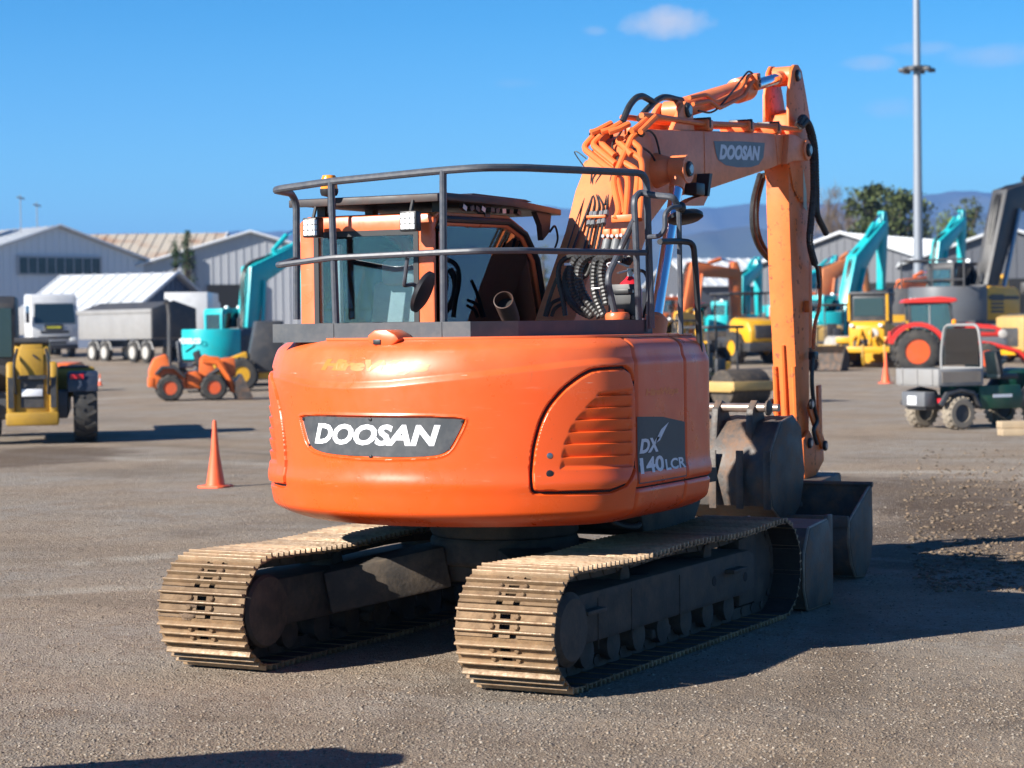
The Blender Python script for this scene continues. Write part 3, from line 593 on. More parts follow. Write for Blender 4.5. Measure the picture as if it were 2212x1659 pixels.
# arm
AO = [(6.735, 3.86), (6.78, 4.08), (6.84, 4.135), (6.93, 4.145), (7.02, 4.10), (7.10, 3.95), (7.21, 3.72), (7.25, 3.45), (7.22, 3.0), (7.19, 2.4), (7.17, 1.3), (7.15, .98), (7.05, .89), (6.95, .90), (6.915, 1.0), (6.89, 1.25), (6.765, 2.36), (6.725, 2.95), (6.715, 3.5)]
YA0, YA1 = YB-.118, YB+.108
ab = [(x, z) for x, z in AO if z < 3.87] 
arm = MB().prism([(6.79, 3.72)]+[(7.16, 3.80)]+[q for q in AO[6:-1]]+[(6.715, 3.5)], 'y', YA0+.012, YA1-.012)
for y0, y1 in ((YA0-.004, YA0+.022), (YA1-.022, YA1+.004)): arm.prism([(6.70, 3.30)]+[(6.70, 3.88)]+AO[1:9]+[(6.95, 3.0), (6.80, 3.1)], 'y', y0, y1)
arm = arm.build('arm', M_ORW, exc, .006)
pin((6.90, YA0-.004, 4.05), (0, -1, 0), .05, arm); pin((6.90, YA1+.004, 4.05), (0, 1, 0), .05, arm)
for y, z0, z1 in ((YA0+.03, 1.0, 1.62), (YB, 1.05, 1.80), (YA1-.03, 1.0, 1.62)):      # wear ribs on the back
    za = lambda z: np.interp(z, [1.0, 1.25, 2.36], [6.915, 6.89, 6.765])
    MB().tube([(za(z0)-.012, y, z0), (za((z0+z1)/2)-.014, y, (z0+z1)/2), (za(z1)-.008, y, z1)], .022, 8).build('wear_rib', M_ORW, arm)
MB().prism([(7.02, 3.28), (7.09, 3.10), (7.10, 2.93), (7.02, 2.96)], 'y', YA0-.0075, YA0-.0055).build('warning_sticker', M_CREAM, arm)
# bucket cylinder along the far side of the arm, linkage, quick hitch
bk = MB().lathe([(.05, 0), (.07, .03), (.07, 1.25), (.055, 1.28)], (7.36, YB, 3.05), (-.01, 0, -1), 22).build('bucket_cylinder', M_ORB, exc)
MB().cyl((7.35, YB, 1.85), (7.34, YB, 1.45), .04, n=16).build('cylinder_rod', M_CHR, bk)
MB().prism([(7.2, 3.02), (7.42, 3.16), (7.44, 2.98), (7.2, 2.86)], 'y', YB-.06, YB+.06).build('cylinder_lug', M_ORB, bk)
for sy in (-1, 1):
    MB().bar((7.02, YB+sy*.155, 1.30), (7.36, YB+sy*.155, .93), .028, .10).build('link_bar', M_ORW, exc, .01)
    MB().bar((7.34, YB+sy*.13, 1.45), (7.36, YB+sy*.13, .93), .025, .09).build('link_bar', M_ORW, exc, .01)
    for c in ((7.02, YB+sy*.17, 1.30), (7.36, YB+sy*.17, .93), (7.04, YB+sy*.15, .97)): pin(c, (0, sy, 0), .045, exc)
hq = MB()
for sy in (-1, 1): hq.prism([(6.90, 1.0), (7.05, 1.08), (7.16, 1.0), (7.40, .92), (7.42, .80), (7.25, .70), (7.05, .62), (6.93, .68)], 'y', YB+sy*.13-.018, YB+sy*.13+.018)
hq.box(7.0, 7.3, YB-.12, YB+.12, .66, .80); hq.build('quick_hitch', M_ORW, exc, .01)
att = MB(); att.prism([(6.78, .66), (7.42, .70), (7.48, .40), (7.30, .10), (7.02, .02), (6.84, .2)], 'y', YB-.30, YB+.30); att.build('digging_bucket', M_BKT, exc, .02)
# hoses at the boom tip and down the arm
for k, (px, r) in enumerate((([(1835, 440), (1870, 395), (1915, 520), (1928, 800), (1912, 1000), (1905, 1130), (1935, 1255)], .03), ([(1850, 445), (1895, 420), (1935, 560), (1945, 800), (1950, 960), (1985, 1040), (2000, 1075)], .026))):
    pts, rr = ribbed(spline([PX(*c3(*q), 'y', YB-.20-.02*k) for q in px], 10), r); MB().tube(pts, rr, 8).build('hose', M_RUB, exc)
for k, off in enumerate((0, 24)):
    pts, rr = ribbed(spline([PX(*c3(q[0]+off, q[1]), 'y', YB+.22) for q in [(1612, 725), (1572, 880), (1568, 1030), (1600, 1140), (1655, 1215), (1700, 1230)]], 10), .024); MB().tube(pts, rr, 8).build('hose', M_RUB, exc)
c4 = crop(2900, 700, 1.508)
MB().tube(bend([PX(*c4(*q), 'y', YA0-.05) for q in [(455, 510), (460, 620), (455, 760), (425, 850), (418, 1000)]], .06), .016, 7).build('arm_pipe', M_ORW, exc)
MB().tube(bend([PX(*c4(*q), 'y', YA0-.05) for q in [(425, 500), (440, 520), (452, 620), (448, 640)]], .03), .016, 7).build('arm_pipe', M_BLK, exc)
MB().tube(spline([PX(*c4(*q), 'y', YA0-.06) for q in [(415, 1050), (410, 1200), (425, 1350), (440, 1420), (420, 1480), (440, 1560)]]), .018, 7).build('hose', M_RUB, exc)
MB().cbox(PX(*c4(418, 1040), 'y', YA0-.05), (.10, .06, .07)).build('hose_coupler', M_BLK, exc, .01)
MB().cbox(PX(*c4(385, 750), 'y', YA0-.02), (.05, .05, .10)).build('pipe_clamp', M_ORW, exc, .008)
# long pipes on the boom back
for yo, z in ((-.13, .055), (.02, .05)):
    MB().tube(bend([(3.72, YB+yo, 3.40+z), (3.85, YB+yo, 3.40+z+.01), (4.82, YB+yo, 3.43+z), (6.12, YB+yo, 3.515+z), (6.78, YB+yo-.06, 3.53+z)], .05), .021, 8).build('long_pipe', M_ORP, boom)
for x in (4.9, 5.75, 6.35):
    z = np.interp(x, [4.8, 6.14, 6.6], [3.43, 3.516, 3.53]); MB().box(x-.05, x+.05, YB-.17, YB+.09, z, z+.085).build('pipe_clamp', M_ORP, boom, .012)
    MB().box(x-.035, x-.01, YB-.178, YB+.02, z+.02, z+.10).build('clamp_strap', M_BLK, boom, .008)
# feed pipes bending over the boom knee
nb = Vector((-.80, 0, .60)); p0 = Vector((3.05, 0, 2.63)); D25 = crop(2150, 450, 3.0167)
def BK(x, y, off=.045): return PXP(*D25(x, y), p0+nb*off, nb)
def RS(x, y, off=.05): return PX(*D25(x, y), 'y', YB-.148-off)
for path in ([(505, 250), (383, 385), (640, 590), (770, 680)], [(600, 240), (488, 345), (770, 575)], [(685, 225), (588, 320), (760, 480)], [(830, 262), (796, 310), (880, 385), (960, 470)],
             [(1010, 215), (960, 260), (810, 600), (742, 760), (762, 900), (800, 1060), (805, 1150), (760, 1230)]):
    MB().tube(bend([BK(*q) for q in path], .05), .023, 10).build('feed_pipe', M_ORP, boom)
for path in ([(900, 250), (1000, 340), (1060, 390), (1055, 520)], [(900, 400), (1070, 520), (1085, 600), (1075, 900), (1050, 1230)], [(870, 560), (1010, 640), (1030, 720), (1015, 900), (1000, 1000)], [(800, 640), (905, 720), (915, 800), (900, 1050), (880, 1230)], [(790, 760), (815, 880), (850, 1050), (870, 1160)]):
    MB().tube(bend([BK(*q, .03) for q in path], .05), .022, 10).build('feed_pipe', M_ORP, boom)
for path in ([(480, 210), (560, 180), (720, 95)], [(600, 200), (700, 170), (830, 95)], [(690, 200), (800, 165), (930, 100)], [(960, 190), (1040, 130), (1130, 50)], [(1060, 195), (1120, 140), (1240, 20)]):
    MB().tube([PXP(*D25(*q), (3.52, 0, 3.40), (-.5, 0, .87)) for q in path], .022, 9).build('feed_pipe', M_ORP, boom)
for a, b in (((475, 215), (730, 195)), ((885, 195), (1105, 180))): MB().bar(BK(*a, .03), BK(*b, .03), .05, .055).build('pipe_clamp', M_ORP, boom, .008)
for a, b in (((500, 250), (520, 225)), ((590, 245), (610, 222)), ((680, 235), (700, 212)), ((955, 230), (970, 205)), ((1050, 222), (1070, 195))): MB().cyl(BK(*a), BK(*b), .034, n=10).build('clamp_collar', M_BLK, boom)
MB().bar(BK(735, 1225, .03), BK(985, 1210, .03), .06, .05).build('pipe_clamp', M_ORP, boom, .006)
MB().bar(BK(440, 1200, .02), BK(665, 1192, .02), .05, .02).build('hose_bracket', M_ORP, boom, .004)
for path, r in (([(490, 680), (480, 860), (525, 1010), (490, 1180), (460, 1300), (400, 1570)], .013), ([(540, 680), (500, 800), (575, 1040), (545, 1180), (500, 1300), (450, 1570)], .014), ([(600, 690), (530, 850), (620, 1060), (600, 1180), (570, 1300), (515, 1570)], .013), ([(730, 760), (690, 930), (670, 1060), (650, 1180), (615, 1300), (560, 1570)], .013),
                ([(760, 420), (800, 510), (740, 640), (640, 1060)], .011), ([(880, 60), (830, 200), (735, 330), (745, 430), (800, 520)], .013), ([(420, 640), (300, 470), (290, 430), (330, 440), (420, 510)], .007),
                ([(455, 850), (330, 1180), (200, 1570)], .008), ([(500, 960), (430, 1150), (270, 1570)], .016)):
    MB().tube(spline([BK(*q, .028) for q in path], 6), r*.62, 7).build('hose', M_RUB, boom)
for x, y in ((490, 1170), (535, 1170), (605, 1165), (660, 1155), (460, 1275), (505, 1275), (580, 1265), (630, 1255)): MB().cyl(BK(x, y-22, .028), BK(x-6, y+28, .028), .019, n=8).build('hose_fitting', mat('grey_fitting', (.16, .165, .17), .5, var=.2, scale=20), boom)
for path in ([(960, 410), (1080, 385), (1180, 450), (1240, 550)], [(1110, 185), (1180, 190), (1250, 290), (1310, 560)]):
    MB().tube(spline([RS(*q, .03) for q in path]), .008, 6).build('wire', M_BLK, boom)
# rope-like top hoses by the arm cylinder foot
for path in ([(800, 420), (850, 310), (910, 265), (985, 300)], [(900, 400), (960, 330), (1040, 272), (1150, 290)]):
    pts = spline([PX(*c3(*q), 'y', YB-.04) for q in path]); MB().tube(pts, .024, 9).build('hose', M_RUB, boom)
# valve hoses in front of the boom foot
D26 = crop(2100, 880, 3.687)
for x, y in ((1030, 130), (1160, 130), (1290, 120)):
    p = PX(*D26(x, y), 'x', 2.62); MB().cbox(p, (.09, .06, .07)).build('hose_flange', M_ORP, exc, .01)
    for k in (-.018, .018): MB().cyl(p+Vector((-.045, k, -.012)), p+Vector((-.06, k, -.012)), .012, n=8).build('bolt', M_STEEL, exc)
    MB().cyl(p+Vector((-.02, 0, -.03)), p+Vector((-.04, .02, -.15)), .03, n=12).build('hose_fitting', mat('grey_fitting', (.16, .165, .17), .5, var=.2, scale=20), exc)
for path, r, x in (([(1080, 400), (800, 400), (640, 420), (530, 520), (480, 700), (500, 900), (590, 1080), (800, 1310)], .031, 2.40), ([(1180, 410), (960, 410), (750, 440), (620, 560), (585, 740), (640, 950), (740, 1120), (900, 1310)], .031, 2.34), ([(960, 470), (850, 500), (815, 640), (810, 850), (840, 1030), (900, 1190), (960, 1310)], .028, 2.30),
                   ([(1200, 470), (1080, 440), (970, 490), (920, 640), (930, 800), (960, 950), (1000, 1150)], .032, 2.27), ([(640, 410), (480, 440), (340, 530), (300, 680), (320, 880), (360, 1040), (400, 1300)], .018, 2.42), ([(480, 590), (420, 690), (395, 830), (420, 980), (480, 1110), (600, 1230), (760, 1310)], .025, 2.44),
                   ([(780, 550), (720, 700), (650, 760)], .015, 2.45), ([(740, 540), (680, 640), (650, 690)], .015, 2.46), ([(1380, 400), (1300, 520), (1230, 520)], .03, 2.45)):
    pts, rr = ribbed(spline([PX(*D26(*q), 'x', x) for q in path], 10), r*.92); MB().tube(pts, rr, 9).build('hose', M_RUB, exc)
for path in ([(280, 760), (190, 1000), (100, 1310)], [(350, 1050), (200, 1130), (130, 1310)], [(360, 1130), (250, 1200), (200, 1310)]): MB().tube(spline([PX(*D26(*q), 'x', 2.5) for q in path]), .012, 6).build('hose', M_RUB, exc)
MB().cbox(PX(*D26(440, 560), 'x', 2.38), (.015, .05, .016)).build('cable_tie', M_WHT, exc)
MB().cbox(PX(*D26(870, 905), 'x', 2.25), (.012, .09, .008)).build('cable_tie', M_WHT, exc)
# extinguisher bracket
MB().box(1.99, 2.0, -.90, -.70, 1.96, 2.235).build('extinguisher_bracket', M_BLK, exc, .003)
for y, z in ((-.735, 2.19), (-.87, 2.19), (-.87, 2.03)): MB().cyl((1.99, y, z), (1.982, y, z), .011, n=8).build('bolt', M_STEEL, exc)
MB().box(1.975, 1.988, -.87, -.74, 2.175, 2.205).build('bracket_clamp', M_BLK, exc, .004)
for sy in (-1, 1): MB().prism([(2.0, 1.0), (2.05, 1.6), (2.28, 1.66), (2.5, 1.6), (3.1, 1.30), (3.3, 1.1), (3.2, 1.0)], 'y', YB+sy*.23-.02, YB+sy*.23+.02).build('boom_bracket', M_ORB, exc, .008)
MB().box(1.5, 3.0, -1.0, 1.15, .95, 1.04).build('main_frame', M_UND, exc)
MB().prism([(2.35, .94), (2.45, .66), (2.7, .60), (3.25, .62), (3.40, .78), (3.35, .94)], 'y', -.72, .62).build('front_frame', M_UND, exc, .015)
MB().tube(spline([(2.3, -.5, .88), (2.2, -.62, .74), (2.4, -.7, .70), (2.6, -.6, .80)]), .02, 7).build('hose', M_RUB, exc)
# ---- tracks: an oval chain of triple-grouser shoes
TL, TH, TW, GAUGE = 3.79, .665, .60, 1.99
RSH = .305                                            # chain radius at shoe inner face
XR, XF, ZC = .335, TL-.335, TH/2+.002
def shoe_mesh():
    o = MB(); W = TW/2; p = .1725; t = .010; g = .024    # local x along the chain, z outwards
    lanes = [(-.086, -.062, 'notch'), (-.050, -.006, 'hole'), (.006, .050, 'hole'), (.062, .088, 'lip')]
    for a, b, k in lanes:
        if k == 'lip': o.box(a, b, -W, W, -.006, t-.006)
        elif k == 'notch':
            for y0, y1 in ((-W, -.075), (-.035, .030), (.07, W)): o.box(a, b, y0, y1, 0, t)
        else:
            m = (a+b)/2
            o.box(a, b, -W, -.032, 0, t); o.box(a, b, .032, W, 0, t); o.box(a, m-.013, -.032, .032, 0, t); o.box(m+.013, b, -.032, .032, 0, t)
            for y in (-.075, .075): o.lathe([(.017, t), (.017, t+.010), (.012, t+.016), (0, t+.017)], (m, y, 0), (0, 0, 1), 6)
    me = o.mesh(0, 30); return me
def grouser_mesh():
    o = MB(); W = TW/2; g = .034
    for a in (-.056, 0, .056): o.prism([(a-.011, 0), (a-.006, g), (a-.003, g+.003), (a+.004, g+.003), (a+.007, g), (a+.012, 0)], 'y', -W+.004, W-.004)
    return o.mesh(.002, 30)
def link_mesh():
    o = MB()
    for y in (-.085, .085): o.prism([(-.10, -.075), (-.09, -.012), (-.055, -.002), (.055, -.002), (.09, -.012), (.10, -.075)], 'y', y-.018, y+.018)
    o.cyl((-.086, -.11, -.045), (-.086, .11, -.045), .024, n=10); return o.mesh(0, 40)
SM, GM, LM = shoe_mesh(), grouser_mesh(), link_mesh()
SM.materials.append(M_TRK); GM.materials.append(M_TRKW); LM.materials.append(M_UND)
straight = XF-XR; RO = TH/2-.029; per = 2*straight+2*math.pi*RO; NSH = round(per/.1735)
def chain(t):                                         # centre line of the shoes; t metres from the top rear, going rearwards and down
    if t < math.pi*RO: a = math.pi/2+t/RO; return XR+RO*math.cos(a), ZC+RO*math.sin(a), a
    t -= math.pi*RO
    if t < straight: return XR+t, ZC-RO, -math.pi/2
    t -= straight
    if t < math.pi*RO: a = -math.pi/2+t/RO; return XF+RO*math.cos(a), ZC+RO*math.sin(a), a
    t -= math.pi*RO
    u = t/straight; sag = -.022*math.sin(math.pi*min(1, max(0, (u-.0)/.48)))**2 if u < .48 else -.018*math.sin(math.pi*(u-.48)/.52)**2
    return XF-t, ZC+RO+sag, math.pi/2
for sy in (-1, 1):
    y = sy*GAUGE/2
    tr = MB(); tr.prism([(.30, .24), (.30, .44), (.42, .50), (3.05, .50), (3.15, .46), (3.15, .24), (3.0, .215), (.45, .215)], 'y', y-.205, y+.205)
    tr.prism([(3.05, .56), (3.33, .60), (3.38, .5), (3.40, .2), (3.30, .12), (3.05, .12)], 'y', y+sy*.10-.035, y+sy*.10+.10)
    tr.box(1.62, 1.90, y-.15, y+.15, .10, .16)
    tr = tr.build('track_frame', M_UND, exc, .015)
    for x in (.62, 2.75): MB().cbox((x, y+sy*.235, .40), (.24, .07, .025)).build('step_plate', M_UND, tr, .006)
    for x, z in ((2.45, .36), (2.98, .33)): MB().cyl((x, y+sy*.20, z), (x, y+sy*.2075, z), .032, n=14).build('frame_hole', M_GAP, tr)
    MB().lathe([(0, 0), (.055, 0), (.055, .004), (0, .004)], (1.55, y+sy*.10, .499), (0, 0, 1), 16).build('frame_hole', M_GAP, tr)
    for x in (.75, 1.2, 1.9): MB().bar((x, y+sy*.206, .17), (x, y+sy*.206, .46), .004, .008, (0, 1, 0)).build('weld_seam', M_UND, tr)
    for x in (.70, 1.05, 1.40, 1.75, 2.10, 2.45, 2.80): MB().lathe([(.04, -.17), (.09, -.16), (.09, -.07), (.06, -.05), (.06, .05), (.09, .07), (.09, .16), (.04, .17)], (x, y, .155), (0, 1, 0), 18).build('track_roller', M_UND, tr)
    for x in (1.30, 2.55): MB().lathe([(.03, -.13), (.065, -.12), (.065, .12), (.03, .13)], (x, y, .515), (0, 1, 0), 16).build('carrier_roller', M_UND, tr)
    MB().lathe([(.10, -.13), (.235, -.11), (.245, -.05), (.23, 0), (.245, .05), (.235, .11), (.10, .13)], (XF, y, ZC), (0, 1, 0), 36).build('idler', M_UND, tr)
    sp = MB().lathe([(.08, -.10), (.20, -.09), (.21, -.03), (.21, .03), (.20, .09), (.08, .10)], (XR, y, ZC), (0, 1, 0), 36)
    for k in range(21):
        a = 2*math.pi*k/21; sp.bar((XR+.20*math.cos(a), y, ZC+.20*math.sin(a)), (XR+.25*math.cos(a), y, ZC+.25*math.sin(a)), .05, .035, (0, 1, 0))
    sp.build('sprocket', M_UND, tr)
    MB().lathe([(.19, 0), (.205, .02), (.205, .13), (.17, .16), (0, .165)], (XR, y+sy*.10, ZC), (0, sy, 0), 32).build('final_drive', M_UND, tr)
    MB().lathe([(.21, 0), (.215, .08), (.20, .10), (0, .11)], (XR, y-sy*.16, ZC), (0, -sy, 0), 32).build('drive_cover', M_UND, tr)
    MS = []
    for k in range(NSH):
        x, z, a = chain((k+.35)*per/NSH); x2, z2, _ = chain(((k+.35)*per/NSH+.01) % per); tx, tz = x2-x, z2-z; l = math.hypot(tx, tz); tx, tz = tx/l, tz/l
        nx, nz = (tz, -tx)
        if (x-(XR+XF)/2)*nx*0+((x-XR)*nx if x < XR else (x-XF)*nx if x > XF else 0)+(z-ZC)*nz < 0: nx, nz = -nx, -nz
        M = Matrix(((tx, 0, nx, x), (0, 1, 0, y), (tz, 0, nz, z), (0, 0, 0, 1)))
        if M.determinant() < 0: M = Matrix(((-tx, 0, nx, x), (0, 1, 0, y), (-tz, 0, nz, z), (0, 0, 0, 1)))
        so = bpy.data.objects.new('track_shoe', SM); COL.objects.link(so); so.parent = tr; so.matrix_local = M; MS.append(M)
        # grousers and links are joined per shoe by sharing material slots
    # worn grouser ridges and chain links: many alike pieces, joined
    lm = MB(); lv = [v.co.copy() for v in LM.vertices]; lf = [tuple(p.vertices) for p in LM.polygons]
    for M in MS: lm.add([M @ v for v in lv], lf)
    lm = lm.build('chain_links', M_UND, tr); lm['kind'] = 'stuff'
# shoes carry their grousers in the same mesh, second material slot
bm = bmesh.new(); bm.from_mesh(SM); n0 = len(bm.faces); bm.from_mesh(GM); bm.faces.ensure_lookup_table()
for f in bm.faces[n0:]: f.material_index = 1
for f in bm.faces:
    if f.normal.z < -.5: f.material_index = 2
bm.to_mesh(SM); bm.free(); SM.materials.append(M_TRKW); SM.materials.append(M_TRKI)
for m_ in (M_TRK, M_TRKW):                             # every shoe a little different
    N, L = m_.node_tree.nodes, m_.node_tree.links; bs = N['Principled BSDF']; src = bs.inputs['Base Color'].links[0].from_socket
    oi = N.new('ShaderNodeObjectInfo'); mr_ = N.new('ShaderNodeMapRange'); mr_.inputs[3].default_value = .72; mr_.inputs[4].default_value = 1.25; L.new(oi.outputs['Random'], mr_.inputs[0])
    vm2 = N.new('ShaderNodeVectorMath'); vm2.operation = 'SCALE'; L.new(src, vm2.inputs[0]); L.new(mr_.outputs[0], vm2.inputs['Scale']); L.new(vm2.outputs[0], bs.inputs['Base Color'])
# ---- centre frame and slew ring
uf = MB(); uf.lathe([(.44, .50), (.47, .52), (.47, .66), (.44, .68)], (1.9, 0, 0), (0, 0, 1), 48)
for sx in (-1, 1):
    for sy in (-1, 1):
        a, b = Vector((1.9+sx*.30, sy*.28, .50)), Vector((1.9+sx*.78, sy*.86, .36)); uf.bar(a, b, .36, .26)
uf.cbox((1.95, 0, .50), (.85, .8, .20)); uf.build('centre_frame', M_UND, exc, .02)
MB().lathe([(.42, .66), (.46, .68), (.47, .70), (.47, .86), (.42, .87)], (1.9, 0, 0), (0, 0, 1), 48).build('slew_ring', M_UND, exc)
# clods of mud stuck to the shoes
for (x, y, z, r) in ((.03, 1.065, .395, .03), (.018, 1.085, .335, .036)):
    o = MB().ball((x, y, z), r, .45, 1.7, .75, 7); o.v = [(a+rng.uniform(-.006, .006), b+rng.uniform(-.007, .007), c+rng.uniform(-.007, .007)) for a, b, c in o.v]
    o.build('mud_clod', mat('dried_mud', (.15, .10, .065), .95, var=.3, scale=20, bump=.4), exc, 0, 60)
WC.clear()
# ================================================================ near things
fe = thing('fire_extinguisher', 'small red fire extinguisher strapped to the rail behind the boom hoses', 'extinguisher', (2.10, -.80, 1.905))
MB().lathe([(.06, 0), (.075, .01), (.075, .30), (.06, .34), (.03, .365), (.02, .38)], (0, 0, 0), (0, 0, 1), 20).build('cylinder', M_RED, fe)
o = MB(); o.cyl((0, 0, .38), (0, 0, .43), .018, n=10); o.bar((-.02, 0, .44), (-.13, .05, .47), .02, .01); o.bar((-.02, 0, .42), (-.11, .03, .40), .02, .01); o.build('valve_handle', M_STEEL, fe)
MB().tube(spline([(0, -.02, .42), (.03, -.09, .40), (.02, -.12, .28), (0, -.09, .12)]), .011, 6).build('nozzle_hose', M_BLK, fe)
MB().tube(spline([(-.04, .05, .47), (-.07, .12, .46), (-.05, .10, .42)]), .004, 5).build('safety_tag', M_WHT, fe)
# spare buckets on the ground before the tracks
def bucket(name, label, loc, rz, W, side, shell, lugs=False, teeth=False, lean=0):
    t = thing(name, label, 'bucket', loc, rz)
    for sy in (-1, 1): MB().prism(side, 'y', sy*W/2-.016, sy*W/2+.016).build('side_plate', M_BKT, t, .006)
    P = [[(x, y, z) for y in (-W/2+.01, W/2-.01)] for x, z in shell]; Q = [[(x*.97+.0, y, z*.97+.012) for y in (-W/2+.01, W/2-.01)] for x, z in shell]
    o = MB().grid(P); o.grid(Q); o.build('shell', M_BKT, t, 0, 40)
    a, b = shell[0], shell[1]
    for sy in (-1, 1): MB().tube([(x, sy*W/2, z) for x, z in side+side[:1]], .011, 6).build('worn_edge', mat('worn_bucket_edge', (.26, .20, .155), .45, .4, var=.35, scale=12), t)
    MB().tube([(a[0], -W/2-.02, a[1]), (a[0], W/2+.02, a[1])], .022, 8).build('lip', M_BKT, t)
    return t
cx, cz = .0, .34
# wide mud bucket: opening up and towards the tracks
side = [(-.02, .02), (.20, .0), (.36, .10), (.42, .30), (.40, .70), (.30, .66), (-.18, .46), (-.20, .30), (-.12, .12)]
shell = [(.40, .70), (.42, .30), (.36, .10), (.20, .0), (-.02, .02), (-.12, .12), (-.20, .30), (-.18, .46)]
b2 = bucket('mud_bucket', 'wide dark mud bucket lying open on the gravel behind the right track', (5.75, -.30, .0), R_(2), 1.42, side, shell)
MB().box(-.21, -.17, -.71, .71, .41, .50).build('lip_plate', M_BKT, b2, .006)
for z in (.16, .26): MB().box(-.19+.06*(z < .2), -.13+.06*(z < .2), -.66, .66, z, z+.04).build('wear_strip', M_BKT, b2, .006)
# digging bucket resting in it, curved back to the camera
side = [(-.30, .55), (-.36, .35), (-.30, .12), (-.12, .0), (.10, .02), (.22, .10), (.30, .35), (.24, .70), (.10, .80), (-.12, .76)]
shell = [(.22, .10), (.10, .02), (-.12, .0), (-.30, .12), (-.36, .35), (-.30, .55), (-.12, .76), (.10, .80)]
b1 = bucket('spare_bucket', 'dark curved digging bucket with pin lugs resting inside the wide bucket', (5.62, -.16, .46), R_(-4), .72, side, shell)
for y in (-.36, -.13, .10, .34):
    MB().box(-.375, -.36, y-.03, y+.03, .1, .55).build('wear_strip', M_BKT, b1, .004)
for y in (.16, -.14): MB().prism([(-.24, .60), (-.20, .86), (-.12, .93), (-.04, .90), (.02, .78)], 'y', y-.03, y+.03).build('lug', M_BKT, b1, .01)
MB().cyl((-.12, -.24, .87), (-.12, .62, .87), .035, n=16).build('pin', mat('rusty_pin', (.32, .24, .20), .4, .6, var=.3, scale=14), b1)
MB().lathe([(.03, 0), (.06, .005), (.06, .02), (.03, .03)], (-.12, -.25, .87), (0, -1, 0), 16).build('pin_collar', M_BKT, b1)
MB().cyl((.12, -.24, .86), (.12, .24, .86), .03, n=14).build('pin', mat('rusty_pin', (.32, .24, .20), .4, .6, var=.3, scale=14), b1)
# narrow bucket standing on edge just ahead of the right track
side = [(-.20, 0), (.24, 0), (.30, .10), (.27, .48), (.20, .59), (-.16, .56), (-.26, .40), (-.27, .15)]
shell = [(.24, .0), (-.20, .0), (-.27, .15), (-.26, .40), (-.16, .56), (.20, .59)]
b3 = bucket('narrow_bucket', 'narrow black bucket standing close in front of the right track', (4.10, -1.0, .004), R_(0), .58, side, shell)
MB().box(.20, .30, -.305, -.272, .02, .62).build('side_cutter', M_BKT, b3, .006)
